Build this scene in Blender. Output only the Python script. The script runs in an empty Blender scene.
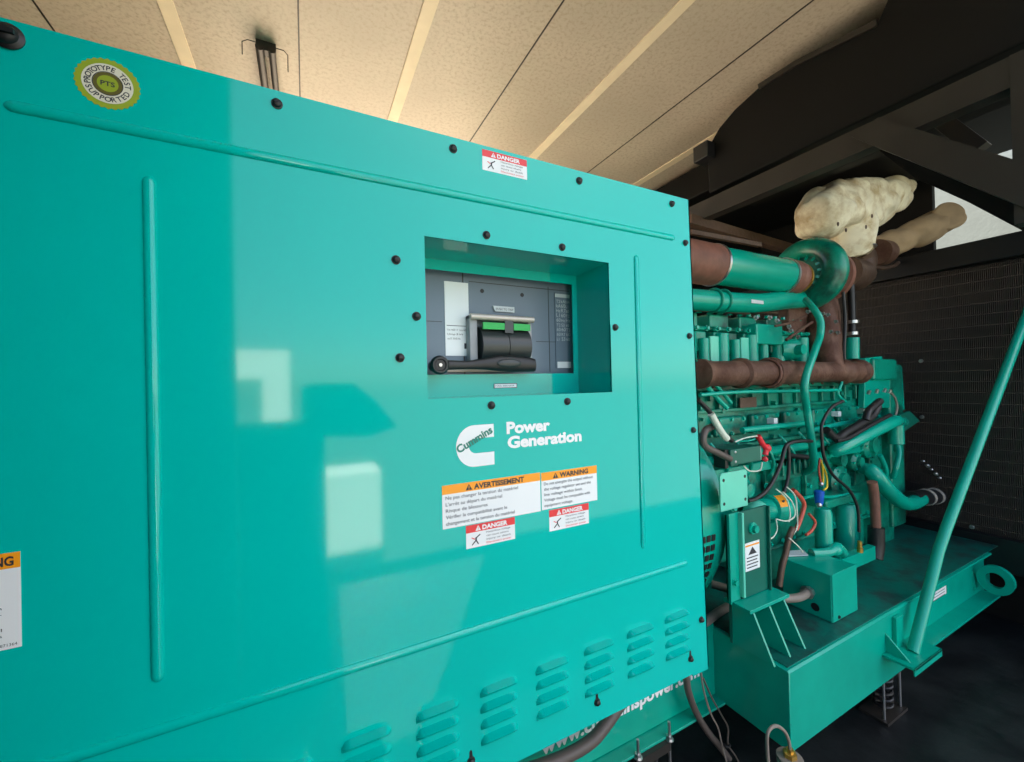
import bpy, bmesh, math, random
from mathutils import Vector, Matrix, noise
random.seed(7)
C = bpy.context.scene.collection
# ------------------------------------------------------------------ camera frame (camera stands at the origin, floor 1.45 m below it)
F = 406.0
_d1 = Vector((799, 16, -F)).normalized()
_d2 = Vector((-206, -7, -F)); _d2 = (_d2 - _d1 * _d1.dot(_d2)).normalized()
_d3 = _d1.cross(_d2)
R3 = Matrix((_d1, _d2, _d3))
def ray(x, y): return R3 @ Vector((x - 512, 381 - y, -F))
def AY(x, y, Y): r = ray(x, y); return r * (Y / r.y)
def AX(x, y, X): r = ray(x, y); return r * (X / r.x)
def AZ(x, y, Z): r = ray(x, y); return r * (Z / r.z)
V = Vector
FLOOR = -1.45; D = 0.8

# ------------------------------------------------------------------ materials
def lin(c):
    return tuple(((v / 255) / 12.92 if v / 255 <= .04045 else ((v / 255 + .055) / 1.055) ** 2.4) for v in c)
MATS = {}
def mat(name, rgb, rough=.5, metal=0., var=.0, scale=8., bump=0., bscale=40., coat=0., dirt=None, dirt_amt=.5, dscale=3., emit=0., crough=.05, spec=.5):
    m = bpy.data.materials.new(name); m.use_nodes = True
    nt = m.node_tree; b = nt.nodes['Principled BSDF']; L = nt.links.new
    c = lin(rgb)
    b.inputs['Base Color'].default_value = (*c, 1); b.inputs['Roughness'].default_value = rough
    b.inputs['Metallic'].default_value = metal; b.inputs['Coat Weight'].default_value = coat
    b.inputs['Coat Roughness'].default_value = crough; b.inputs['Coat IOR'].default_value = 1.52
    b.inputs['Specular IOR Level'].default_value = spec
    tc = nt.nodes.new('ShaderNodeTexCoord')
    src = None
    if var or dirt:
        n = nt.nodes.new('ShaderNodeTexNoise'); n.inputs['Scale'].default_value = scale; n.inputs['Detail'].default_value = 6
        L(tc.outputs['Object'], n.inputs['Vector'])
        r = nt.nodes.new('ShaderNodeValToRGB'); L(n.outputs['Fac'], r.inputs['Fac'])
        lo = tuple(v * (1 - var) for v in c); hi = tuple(min(1, v * (1 + var)) for v in c)
        r.color_ramp.elements[0].position = .3; r.color_ramp.elements[1].position = .7
        r.color_ramp.elements[0].color = (*lo, 1); r.color_ramp.elements[1].color = (*hi, 1)
        src = r.outputs['Color']
    if dirt:
        n2 = nt.nodes.new('ShaderNodeTexNoise'); n2.inputs['Scale'].default_value = dscale; n2.inputs['Detail'].default_value = 8
        n2.inputs['Roughness'].default_value = .65
        L(tc.outputs['Object'], n2.inputs['Vector'])
        r2 = nt.nodes.new('ShaderNodeValToRGB'); L(n2.outputs['Fac'], r2.inputs['Fac'])
        r2.color_ramp.elements[0].position = .5 - .25 * dirt_amt + .02; r2.color_ramp.elements[1].position = .66 - .1 * dirt_amt
        r2.color_ramp.elements[0].color = (0, 0, 0, 1); r2.color_ramp.elements[1].color = (1, 1, 1, 1)
        mx = nt.nodes.new('ShaderNodeMixRGB'); L(r2.outputs['Color'], mx.inputs['Fac']); L(src, mx.inputs['Color1'])
        mx.inputs['Color2'].default_value = (*lin(dirt), 1); src = mx.outputs['Color']
    if src: L(src, b.inputs['Base Color'])
    if bump:
        n3 = nt.nodes.new('ShaderNodeTexNoise'); n3.inputs['Scale'].default_value = bscale; n3.inputs['Detail'].default_value = 4
        L(tc.outputs['Object'], n3.inputs['Vector'])
        bp = nt.nodes.new('ShaderNodeBump'); bp.inputs['Strength'].default_value = bump; bp.inputs['Distance'].default_value = .01
        L(n3.outputs['Fac'], bp.inputs['Height']); L(bp.outputs['Normal'], b.inputs['Normal'])
    MATS[name] = m; return m
PANEL = mat('housing_paint', (0, 184, 172), .30, var=.03, scale=2, bump=.008, bscale=5, coat=.8, crough=.06, spec=.0)
TEAL = mat('engine_paint', (0, 146, 120), .3, var=.12, scale=14, bump=.12, bscale=60, dirt=(4, 76, 62), dirt_amt=.42, dscale=7)
TEAL2 = mat('gloss_paint', (0, 162, 138), .24, var=.06, scale=9, bump=.03, bscale=30)
SKIDTOP = mat('dirty_paint', (0, 112, 98), .33, var=.2, scale=9, bump=.1, bscale=30, dirt=(36, 62, 60), dirt_amt=.5, dscale=9)
PALE = mat('pale_paint_lit_edge', (96, 205, 178), .3, var=.05)  # pale green parts, and the channel edge coloured as if lit
DKTEAL = mat('dark_paint_shade', (0, 98, 82), .4, var=.1, scale=12)  # dark green parts, plus shade painted on channel web and pedestal back
RUST = mat('rusty_iron', (112, 82, 66), .62, .25, var=.25, scale=14, bump=.35, bscale=70, dirt=(84, 52, 38), dirt_amt=.6, dscale=9)
RUSTRED = mat('red_rubber', (122, 80, 66), .55, var=.2, scale=20, bump=.2)
IRON = mat('dark_iron', (92, 72, 60), .5, .4, var=.2, scale=12, bump=.25, bscale=60)
BLACK = mat('black_rubber', (24, 24, 26), .45, var=.2)
BLKSTEEL = mat('black_steel', (40, 36, 32), .45, .0, var=.2, scale=5, bump=.05)
BLKSIL = mat('silencer_steel', (8, 8, 8), .6, .0, var=.25, scale=3, bump=.05, spec=.25)
FLOORM = mat('floor_steel', (18, 21, 23), .42, .0, var=.35, scale=6, bump=.25, bscale=25, dirt=(36, 40, 40), dirt_amt=.25, dscale=4)
STEEL = mat('bright_steel', (190, 190, 188), .28, .9)
SILVER = mat('silver_plastic', (190, 182, 172), .35, .3)
BRASS = mat('brass', (205, 165, 80), .3, .8)
CREAM = mat('insulation_cloth', (240, 230, 204), .8, var=.18, scale=6, bump=.35, bscale=16, dirt=(190, 168, 128), dirt_amt=.35, dscale=7)
KHAKI = mat('wrap_cloth', (165, 140, 108), .8, var=.2, scale=9, bump=.4, bscale=14)
CONDUIT = mat('conduit_grey', (132, 122, 112), .5, var=.08, scale=20)
HOSEBR = mat('hose_brown', (92, 82, 76), .5, var=.1)
WHITE = mat('sticker_white', (232, 236, 236), .35)
WIREW = mat('wire_white', (215, 222, 205), .4)
ORANGE = mat('sticker_orange', (250, 160, 30), .4)
REDS = mat('sticker_red', (225, 55, 60), .4)
INK = mat('ink', (48, 50, 56), .5)
INK2 = mat('ink_grey', (92, 96, 104), .5)
INKG = mat('ink_green', (0, 120, 104), .4)
SEALG = mat('seal_olive', (150, 168, 40), .4); SEALW = mat('seal_white', (225, 222, 200), .4); SEALB = mat('seal_brown', (98, 92, 36), .4)
BRKGREY = mat('breaker_grey', (104, 120, 134), .42, var=.03)
MIDGREY = mat('grey_plastic', (150, 152, 156), .4)
BRKDK = mat('breaker_dark', (46, 52, 52), .35)
GREEN = mat('indicator_green', (0, 170, 70), .4)
GREYLBL = mat('label_grey', (196, 204, 206), .4, var=.05, scale=30)
BLUE = mat('blue_plastic', (20, 90, 190), .3)
REDP = mat('red_plastic', (225, 50, 60), .35)
YEL = mat('yellow_wire', (225, 190, 40), .4); REDW = mat('red_wire', (190, 80, 60), .4)
GREYWALL = mat('wall_grey', (130, 138, 136), .6, var=.05, bump=.05)
INWALL = mat('wall_inner', (62, 60, 56), .6, var=.1)
RADM = mat('radiator_fin', (92, 84, 78), .42, .4)
RADF = mat('radiator_frame', (14, 16, 19), .4)
STRIP = mat('ceiling_strip', (232, 214, 184), .55, var=.06, scale=12)
# ceiling board with water-stained speckle
CEIL = mat('ceiling_board', (192, 178, 160), .45, .0, var=.12, scale=1.6, bump=.05, bscale=9, dirt=(174, 158, 138), dirt_amt=.2, dscale=60)
GROUND = mat('concrete_ground', (166, 150, 130), .85, var=.1, scale=2, bump=.2, bscale=10)
GRAVEL = mat('gravel_ground', (84, 86, 74), .9, var=.1, scale=2, bump=.2, bscale=10)
OUTWHITE = mat('reflector_white', (250, 249, 240), .6)
DRKREFL = mat('silhouette_dark', (40, 52, 60), .9)

# ------------------------------------------------------------------ mesh builder
def frame(axis):
    a = axis.normalized(); u = a.orthogonal().normalized() if abs(a.z) > .95 else a.cross(V((0, 0, 1))).normalized()
    return u, a.cross(u).normalized()
def spline(pts, k=6):
    p = [V(q) for q in pts]; out = []
    for i in range(len(p) - 1):
        p0 = p[max(i - 1, 0)]; p1 = p[i]; p2 = p[i + 1]; p3 = p[min(i + 2, len(p) - 1)]
        for j in range(k):
            t = j / k
            out.append(.5 * ((2 * p1) + (p2 - p0) * t + (2 * p0 - 5 * p1 + 4 * p2 - p3) * t * t + (3 * p1 - p0 - 3 * p2 + p3) * t ** 3))
    out.append(p[-1]); return out
class MB:
    def __init__(s): s.v = []; s.f = []; s.m = []; s.mats = []
    def mi(s, m):
        if m is None: return 0
        if m not in s.mats: s.mats.append(m)
        return s.mats.index(m)
    def add(s, vs, fs, m=None):
        k = len(s.v); i = s.mi(m); s.v += [V(q) for q in vs]
        for f in fs: s.f.append([q + k for q in f]); s.m.append(i)
        return s
    def box(s, a, b, m=None):
        x0, x1 = sorted((a[0], b[0])); y0, y1 = sorted((a[1], b[1])); z0, z1 = sorted((a[2], b[2]))
        vs = [(x0, y0, z0), (x1, y0, z0), (x1, y1, z0), (x0, y1, z0), (x0, y0, z1), (x1, y0, z1), (x1, y1, z1), (x0, y1, z1)]
        return s.add(vs, [(0, 3, 2, 1), (4, 5, 6, 7), (0, 1, 5, 4), (1, 2, 6, 5), (2, 3, 7, 6), (3, 0, 4, 7)], m)
    def bar(s, p, q, w, h, m=None, up=None):          # square bar from p to q
        p = V(p); q = V(q); a = (q - p).normalized(); up = V(up) if up else V((0, 0, 1))
        if abs(a.dot(up)) > .99: up = V((0, 1, 0))
        u = a.cross(up).normalized(); v = u.cross(a).normalized(); vs = []
        for c in (p, q):
            for su, sv in ((-1, -1), (1, -1), (1, 1), (-1, 1)): vs.append(c + u * su * w / 2 + v * sv * h / 2)
        return s.add(vs, [(3, 2, 1, 0), (4, 5, 6, 7), (0, 1, 5, 4), (1, 2, 6, 5), (2, 3, 7, 6), (3, 0, 4, 7)], m)
    def prism(s, pts, d, m=None):                     # closed outline pts (3-D, planar), extruded by vector d
        n = len(pts); d = V(d); a = [V(p) for p in pts]; b = [p + d for p in a]
        fs = [list(range(n)), list(range(2 * n - 1, n - 1, -1))] + [(i, i + n, (i + 1) % n + n, (i + 1) % n) for i in range(n)]
        return s.add(a + b, fs, m)
    def tube(s, pts, r, n=12, m=None, caps=True):
        pts = [V(p) for p in pts]; N = len(pts); rs = r if hasattr(r, '__len__') else [r] * N
        T = [(pts[min(i + 1, N - 1)] - pts[max(i - 1, 0)]).normalized() for i in range(N)]
        u, _ = frame(T[0]); vs = []
        for i in range(N):
            u = (u - T[i] * u.dot(T[i])).normalized(); w = T[i].cross(u)
            for j in range(n):
                a = 2 * math.pi * j / n; vs.append(pts[i] + (u * math.cos(a) + w * math.sin(a)) * rs[i])
        fs = [(i * n + j, i * n + (j + 1) % n, (i + 1) * n + (j + 1) % n, (i + 1) * n + j) for i in range(N - 1) for j in range(n)]
        if caps: fs += [list(range(n))[::-1], list(range((N - 1) * n, N * n))]
        return s.add(vs, fs, m)
    def cyl(s, p, q, r, r2=None, n=20, m=None): return s.tube([p, q], [r, r if r2 is None else r2], n, m)
    def lathe(s, prof, o, axis, n=28, m=None):        # prof: (distance along the axis, radius)
        o = V(o); a = V(axis).normalized(); return s.tube_rad([o + a * t for t, _ in prof], [r for _, r in prof], a, n, m)
    def tube_rad(s, cs, rs, a, n, m):
        u, w = frame(a); vs = []
        for c, r in zip(cs, rs):
            for j in range(n):
                t = 2 * math.pi * j / n; vs.append(c + (u * math.cos(t) + w * math.sin(t)) * max(r, 1e-4))
        N = len(cs)
        fs = [(i * n + j, i * n + (j + 1) % n, (i + 1) * n + (j + 1) % n, (i + 1) * n + j) for i in range(N - 1) for j in range(n)]
        fs += [list(range(n))[::-1], list(range((N - 1) * n, N * n))]
        return s.add(vs, fs, m)
    def ball(s, c, r, n=12, m=None, sc=(1, 1, 1)):
        vs = []; fs = []; h = n // 2
        for i in range(h + 1):
            ph = math.pi * i / h
            for j in range(n):
                t = 2 * math.pi * j / n
                vs.append(V(c) + V((math.sin(ph) * math.cos(t) * sc[0], math.sin(ph) * math.sin(t) * sc[1], math.cos(ph) * sc[2])) * r)
        for i in range(h):
            for j in range(n): fs.append((i * n + j, (i + 1) * n + j, (i + 1) * n + (j + 1) % n, i * n + (j + 1) % n))
        return s.add(vs, fs, m)
    def hexb(s, c, ax, r=.009, h=.008, m=None):       # hexagonal bolt head
        c = V(c); ax = V(ax).normalized(); s.tube_rad([c, c + ax * .002], [r * 1.35] * 2, ax, 12, m)
        return s.tube_rad([c + ax * .002, c + ax * h], [r, r * .96], ax, 6, m)
    def text(s, body, o, m, h=None, w=None, ux=(1, 0, 0), uz=(0, 0, 1), bold=.0, depth=.0004, align='L'):
        vs, fs = glyphs(body, bold)
        if not vs: return s
        x0 = min(p[0] for p in vs); x1 = max(p[0] for p in vs); y0 = min(p[1] for p in vs); y1 = max(p[1] for p in vs)
        sx = sy = (h / .73 if h else w / (x1 - x0))
        if w: sx = w / (x1 - x0)
        ox = {'L': x0, 'C': (x0 + x1) / 2, 'R': x1}[align]
        ux = V(ux); uz = V(uz); nn = ux.cross(uz)
        return s.add([V(o) + ux * (p[0] - ox) * sx + uz * p[1] * sy for p in vs], fs, m)
    def build(s, name, m=None, parent=None, smooth=40, bevel=0, root=None, seg=2):
        me = bpy.data.meshes.new(name); off = V((0, 0, 0))
        if parent is not None:
            top = parent
            while top.parent: top = top.parent
            off = V(top['base']) if 'base' in top else V((0, 0, 0))
        elif root is not None: off = V(root)
        me.from_pydata([tuple(p - off) for p in s.v], [], s.f)
        for q in (s.mats if s.mats else [m]): me.materials.append(q)
        if s.mats: me.polygons.foreach_set('material_index', s.m)
        bm = bmesh.new(); bm.from_mesh(me)
        bmesh.ops.recalc_face_normals(bm, faces=bm.faces); bm.to_mesh(me); bm.free()
        if smooth: me.shade_smooth(); me.set_sharp_from_angle(angle=math.radians(smooth))
        o = bpy.data.objects.new(name, me); C.objects.link(o)
        if parent is not None: o.parent = parent
        elif root is not None: o.location = off
        if bevel:
            b = o.modifiers.new('bevel', 'BEVEL'); b.width = bevel; b.segments = seg; b.limit_method = 'ANGLE'; b.angle_limit = math.radians(50)
            b.harden_normals = True
        me.update(); return o
_g = {}
def glyphs(body, bold):
    k = (body, bold)
    if k in _g: return _g[k]
    cu = bpy.data.curves.new('t', 'FONT'); cu.body = body; cu.size = 1; cu.offset = bold; cu.resolution_u = 3
    o = bpy.data.objects.new('t', cu); C.objects.link(o)
    dg = bpy.context.evaluated_depsgraph_get(); dg.update()
    me = bpy.data.meshes.new_from_object(o.evaluated_get(dg))
    r = ([tuple(v.co) for v in me.vertices], [list(p.vertices) for p in me.polygons])
    bpy.data.objects.remove(o); bpy.data.curves.remove(cu); bpy.data.meshes.remove(me)
    _g[k] = r; return r

def tag(o, label, cat, group=None, kind=None):
    o['label'] = label; o['category'] = cat
    if group: o['group'] = group
    if kind: o['kind'] = kind
    return o
def thing(name, label, cat, loc, group=None):
    o = bpy.data.objects.new(name, None); C.objects.link(o); o.location = loc; o['base'] = list(loc)
    o.empty_display_size = .1
    return tag(o, label, cat, group)
def struct(name, b, m, **k):
    o = b.build(name, m, **k); o['kind'] = 'structure'; return o
def bolts(specs, name, m, parent):                 # every bolt head a part of its own
    for c, ax, rr_, hh_ in specs: MB().hexb(c, ax, rr_, hh_).build(name, m, parent)
def copy_tree(o, parent=None):
    c = o.copy(); C.objects.link(c)
    if parent: c.parent = parent
    for ch in o.children: copy_tree(ch, c)
    return c

# ------------------------------------------------------------------ the setting: a walk-in generator enclosure
CZ = 1.5; WY = -.1
b = MB().box((-2.6, WY, FLOOR - .06), (4.4, 3.3, FLOOR)); struct('floor', b, FLOORM)
b = MB().box((-2.6, WY - .08, CZ), (4.22, 3.38, CZ + .08)); struct('ceiling', b, CEIL)
k = 0
for x in (-1.36, -.455, .463, 1.372, 2.28, 3.19):
    k += 1; struct('trim_%d' % k, MB().box((x - .027, WY, CZ - .006), (x + .027, 3.3, CZ)), STRIP, bevel=.001)
for x in (-.9, .0, .93, 1.83, 2.73):
    k += 1; struct('trim_%d' % k, MB().box((x - .003, WY, CZ - .0025), (x + .003, 3.3, CZ)), BLKSTEEL)
struct('wall_back', MB().box((-2.6, 3.3, FLOOR), (-.5, 3.38, CZ)).box((1.5, 3.3, FLOOR), (4.4, 3.38, CZ)).box((-.5, 3.3, 1.42), (1.5, 3.38, CZ)), INWALL)  # opening made here so outside light reaches the ceiling
struct('wall_left', MB().box((-2.68, WY, FLOOR), (-2.6, 3.3, CZ)), INWALL)
struct('wall_right', MB().box((4.4, WY, FLOOR), (4.48, 3.38, CZ + .6)), GREYWALL)
b = MB().box((3.66, 1.10, .78), (3.70, 3.3, CZ)).box((3.66, WY, .78), (3.70, .35, CZ)).box((3.64, WY, FLOOR), (3.70, 3.3, .76)); struct('wall_end', b, BLKSIL)  # black partition added to keep the gaps around the radiator dark
# the aisle-side wall with its doorway behind the viewer
OX0, OX1, OZ1 = -.222, 3.6, 1.44
w = MB().box((-2.6, WY - .06, FLOOR), (OX0, WY, CZ)).box((OX1, WY - .06, FLOOR), (4.4, WY, CZ)).box((OX0, WY - .06, OZ1), (OX1, WY, CZ))
struct('wall_front', w, INWALL)
struct('ground_back', MB().box((-12, 3.4, -1.62), (12, 24, -1.54)), GROUND)  # pale ground added out of view to bounce sun onto the ceiling
struct('ground', MB().box((-30, -40, -1.62), (40, 3.39, -1.55)), GRAVEL)
g = bpy.data.objects['ground']

# ------------------------------------------------------------------ control housing
XL = -1.15
H = thing('generator_housing', 'large teal sheet-metal generator housing with breaker window and louvred bottom', 'generator housing', (0, D, -.84))
cut = (.217, .688, -.028, .299)
TRX, BRX, PZ0, PZ1 = .988, 1.022, -.829, .514
def edge_x(z): return BRX + (TRX - BRX) * (z - PZ0) / (PZ1 - PZ0)
b = MB(); T = .004
ys = (D, D + T)
def quad(x0, z0, x1, z1, x1b=None):
    x1b = x1 if x1b is None else x1b
    b.prism([(x0, D, z0), (x1b, D, z0), (x1, D, z1), (x0, D, z1)], (0, T, 0))
quad(XL, PZ0, cut[0], PZ1)
quad(cut[0], cut[3], cut[1], PZ1); quad(cut[0], PZ0, cut[1], cut[2])
quad(cut[1], PZ0, TRX, PZ1, BRX)
# folded edges
b.prism([(BRX, D, PZ0), (BRX, D + .06, PZ0), (TRX, D + .06, PZ1), (TRX, D, PZ1)], (-.004, 0, 0))
b.box((XL, D + T, PZ0), (BRX, D + .03, PZ0 + .004)); b.box((XL, D + T, PZ1 - .004), (TRX, D + .9, PZ1))
b.box((BRX - .06, D + .005, PZ0 - .012), (BRX + .004, D + .03, PZ0))
panel = b.build('side_panel', PANEL, H, smooth=30)
def bead(p0, p1, nm='stiffening_bead'):
    w_ = .0085; h_ = .006; p0 = V(p0); p1 = V(p1); a = (p1 - p0).normalized(); s_ = a.cross(V((0, 1, 0)))
    q = MB(); rows = []; N = 9
    L = (p1 - p0).length; st = [(-w_, 0), (-w_ * .7, .55), (-w_ * .2, .9), (w_ * .4, 1), (L / 2, 1), (L - w_ * .4, 1), (L + w_ * .2, .9), (L + w_ * .7, .55), (L + w_, 0)]
    vs = []
    for t, sc in st:
        for j in range(N):
            an = math.pi * j / (N - 1)
            vs.append(p0 + a * t + s_ * math.cos(an) * w_ * max(sc, .15) - V((0, 1, 0)) * (math.sin(an) * h_ * sc - .0006))
    fs = [(i * N + j, i * N + j + 1, (i + 1) * N + j + 1, (i + 1) * N + j) for i in range(len(st) - 1) for j in range(N - 1)]
    return q.add(vs, fs).build(nm, PANEL, H, smooth=60)
bead((-.352, D, .395), (.918, D, .395)); bead((-.36, D, -.513), (.937, D, -.513))
bead((-.208, D, .322), (-.208, D, -.433)); bead((.781, D, .322), (.781, D, -.433))
# louvres
def louvre_group(cx):
    q = MB(); wd = .088
    for i in range(4):
        zc = -.648 - i * .0335; prof = []
        for j in range(9):
            t = j / 8; prof.append((-math.sin(t * math.pi * .5) * .0, 0))
        vs = []; K = 13; M = 7
        for i_ in range(K):
            u = -1 + 2 * i_ / (K - 1); sh = max(0., 1 - abs(u) ** 6) ** .5
            for j in range(M):
                v = j / (M - 1)
                yy = math.sin(v * math.pi / 2) ** .9 * .011 * sh if j < M - 1 else 0
                zz = .0115 - v * .021 * (0.55 + .45 * sh) if j < M - 1 else .0115 - ((M - 2) / (M - 1) + .02) * .021 * (0.55 + .45 * sh) - .003
                vs.append(V((cx + u * wd / 2, D - yy * 1.7 + .0003, zc - zz)))
        q.add(vs, [(a * M + c, a * M + c + 1, (a + 1) * M + c + 1, (a + 1) * M + c) for a in range(K - 1) for c in range(M - 1)])
    return q
for i in range(10):
    louvre_group(.896 - i * .1345).build('louvre_vent', PANEL, H, smooth=50)
# screws
def screw_mesh(r=.0072):
    q = MB(); q.lathe([(0, r * 1.25), (.0015, r * 1.25), (.002, r), (.006, r * .9), (.0085, r * .45), (.0085, .0001)], (0, 0, 0), (0, -1, 0), 14)
    q.box((-r * .5, -.0095, -.001), (r * .5, -.0085, .001)); return q
_sq = screw_mesh(); _sq.v = [p + V(H['base']) for p in _sq.v]; sm = _sq.build('panel_screw', BLACK, H)
spx = [(277, 104), (453, 149), (579, 181), (671.5, 204), (685, 243), (689, 336), (693, 430), (701, 619.5), (690.3, 658.5), (597, 702), (471, 761),
       (486.4, 235.2), (562, 247.3), (615, 327.4), (567.2, 401.4), (491.3, 405.3), (416.5, 316.3), (400, 357.8), (396, 260)]
for i, p in enumerate(spx):
    o = sm if i == 0 else sm.copy()
    if i: C.objects.link(o)
    o.location = AY(*p, D) - V(H['base'])
for p in ((690.3, 658.5), (597, 702), (471, 761)):
    c = AY(*p, D); q = MB(); q.prism([(c.x - .004, D - .0005, c.z + .006), (c.x + .004, D - .0005, c.z + .006), (c.x + .003, D - .0005, c.z + .02), (c.x, D - .0005, c.z + .023), (c.x - .003, D - .0005, c.z + .02)], (0, .0008, 0))
    q.build('keyhole_slot', BLACK, H)
c = AY(8, 37, D); q = MB(); q.lathe([(0, .017), (.003, .018), (.006, .013), (.010, .012), (.013, .008), (.013, .001)], c, (0, -1, 0), 20); q.box(c + V((-.012, -.017, -.003)), c + V((.012, -.012, .003)))
q.build('quarter_turn_latch', BLACK, H)
# recess around the breaker
q = MB(); YB = .938; x0, x1, z0, z1 = cut
q.box((x0 - .003, D + .001, z1), (x1 + .003, YB, z1 + .003)); q.box((x0 - .003, D + .001, z0 - .003), (x1 + .003, YB, z0))
q.box((x0 - .003, D + .001, z0), (x0, YB, z1)); q.box((x1, D + .001, z0), (x1 + .003, YB, z1))
fx0, fx1, fz0, fz1 = .20, AY(573, 330, YB).x, AY(500, 374, YB).z, AY(500, 276.5, YB).z
q.box((x0, YB, fz1), (x1, YB + .003, z1)); q.box((x0, YB, z0), (x1, YB + .003, fz0)); q.box((fx1, YB, fz0), (x1, YB + .003, fz1))
q.build('breaker_recess', PANEL, H)
q = MB(); q.box((x1 + .0, D - .0015, z0 + .0), (x1 + .006, D + .0, z0 + .17)); q.build('edge_trim', PANEL, H)
a = AY(493.7, 386, YB); c = AY(517, 386, YB)
q = MB(); q.box((a.x, YB - .001, a.z - .006), (c.x, YB, a.z + .006), INK); q.box((a.x + .002, YB - .0014, a.z - .0045), (c.x - .002, YB - .001, a.z + .0045), WHITE)
q.text('MAIN BREAKER', (a.x + .004, YB - .0018, a.z - .002), INK, h=.004, w=c.x - a.x - .012); q.build('breaker_name_plate', None, H, smooth=0)['label'] = 'small white name plate below the breaker'

# stickers on the panel
def tri(q, cx, cz, s_, y, m=INK, m2=ORANGE):
    q.prism([(cx - s_ * .58, y, cz - s_ * .5), (cx + s_ * .58, y, cz - s_ * .5), (cx, y, cz + s_ * .5)], (0, -.0002, 0), m)
    q.box((cx - s_ * .06, y - .0004, cz - s_ * .18), (cx + s_ * .06, y - .0002, cz + s_ * .2), m2); q.box((cx - s_ * .06, y - .0004, cz - s_ * .38), (cx + s_ * .06, y - .0002, cz - s_ * .27), m2)
def sticker(px, head, hc, title, lines, name, label, tcol=INK, pict=False, Y=D, hh=.24, lx=.06):
    tl = AY(*px[0], Y); br = AY(*px[1], Y); x0, z1, x1, z0 = tl.x, tl.z, br.x, br.z; w_ = x1 - x0; h_ = z1 - z0
    q = MB(); y = Y - .0006
    q.box((x0, y, z0), (x1, Y, z1), WHITE); q.box((x0, y - .0003, z1 - h_ * hh), (x1, y, z1), hc); y -= .0006
    th = h_ * hh * .6; tz = z1 - h_ * hh * .82
    tri(q, x0 + w_ * .27 - th * .4, tz + th * .5, th * 1.15, y, tcol, hc)
    q.text(title, (x0 + w_ * .27 + th * .6, y, tz), tcol, h=th, w=w_ * .52, bold=.04)
    n = len(lines); body = h_ * (1 - hh); st = body / (n + .35); z = z1 - h_ * hh - st * .85
    for ln, fr, col in lines:
        if ln: q.text(ln, (x0 + w_ * lx, y, z), (INK2 if col is INK else col), h=st * .56, w=w_ * fr, bold=.005)
        z -= st
    if pict:
        px_, pz_ = x0 + w_ * .19, z0 + body * .5; s_ = body * .34
        q.box((px_ - s_ * .12, y - .0002, pz_ - s_ * .2), (px_ + s_ * .15, y, pz_ + s_ * .45), INK)
        q.bar((px_, y, pz_ + s_ * .3), (px_ + s_ * .9, y, pz_ + s_ * .9), .0004, s_ * .2, INK); q.bar((px_, y, pz_ - s_ * .1), (px_ - s_ * .8, y, pz_ - s_ * .9), .0004, s_ * .2, INK)
        q.bar((px_, y, pz_ - s_ * .1), (px_ + s_ * .5, y, pz_ - s_ * .9), .0004, s_ * .2, INK); q.bar((px_ - s_ * .2, y, pz_ + s_ * .1), (px_ - s_ * .9, y, pz_ + s_ * .5), .0004, s_ * .16, REDS)
    o = q.build(name, None, H, smooth=0); o['label'] = label; return o
I = INK
sticker(((441.8, 486), (540.7, 511)), 1, ORANGE, 'AVERTISSEMENT', [('Ne pas changer la tension du matériel', .72, I), ("L'arrêt au départ du matériel", .55, I), ('Risque de blessures', .40, I), ('Vérifier la compatibilité avant le', .60, I), ('changement et la tension du matériel', .68, I)], 'warning_sticker', 'orange-headed French warning sticker', hh=.21, lx=.03)
sticker(((541, 473), (597.2, 499.8)), 1, ORANGE, 'WARNING', [('Do not energize the output without', .88, I), ('the voltage regulator set and the', .84, I), ('line voltage within limit.', .68, I), ('Voltage must be compatible with', .82, I), ('equipment voltage.', .5, I)], 'warning_sticker', 'smaller orange-headed English warning sticker', hh=.22, lx=.04)
dl = [('Hazardous voltage', .5, I), ('can cause severe', .46, I), ('injury or death', .5, I), ('Disconnect power', .52, REDS)]
sticker(((465.8, 526), (515, 538.6)), 1, REDS, 'DANGER', dl, 'danger_sticker', 'red-headed danger sticker under the French warning', WHITE, True, hh=.33, lx=.4)
sticker(((549, 510.3), (588.8, 523)), 1, REDS, 'DANGER', dl, 'danger_sticker', 'red-headed danger sticker under the English warning', WHITE, True, hh=.33, lx=.4)
sticker(((482, 149), (527, 180)), 1, REDS, 'DANGER', dl, 'danger_sticker', 'red-headed danger sticker near the top edge', WHITE, True, hh=.33, lx=.4)
# big warning sticker cut by the frame edge
tl = AY(20.5, 551, D); br = AY(22, 646, D); q = MB(); x0 = tl.x - .16
q.box((x0, D - .0006, br.z), (tl.x, D, tl.z), WHITE); q.box((x0, D - .0009, tl.z - .021), (tl.x, D - .0006, tl.z), ORANGE)
q.text('WARNING', (tl.x - .006, D - .0013, tl.z - .017), INK, h=.0125, w=.064, bold=.03, align='R')
tri(q, tl.x - .105, tl.z - .0105, .013, D - .001)
q.ball((tl.x - .034, D - .0006, tl.z - .05), .012, 10, INK, (1, .05, .25)); 
for zz, ln in ((-.075, 'Hot surfaces inside can'), (-.082, 'cause severe burns.'), (-.104, 'Allow the unit to cool'), (-.112, 'before opening the doors')):
    q.text(ln, (tl.x - .018, D - .001, tl.z + zz), INK, h=.0045, w=.10, align='R')
q.text('3871364', (tl.x - .004, D - .001, br.z + .004), INK, h=.004, align='R')
q.build('warning_sticker', None, H, smooth=0)['label'] = 'white warning sticker with orange header at the far left'
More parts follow.
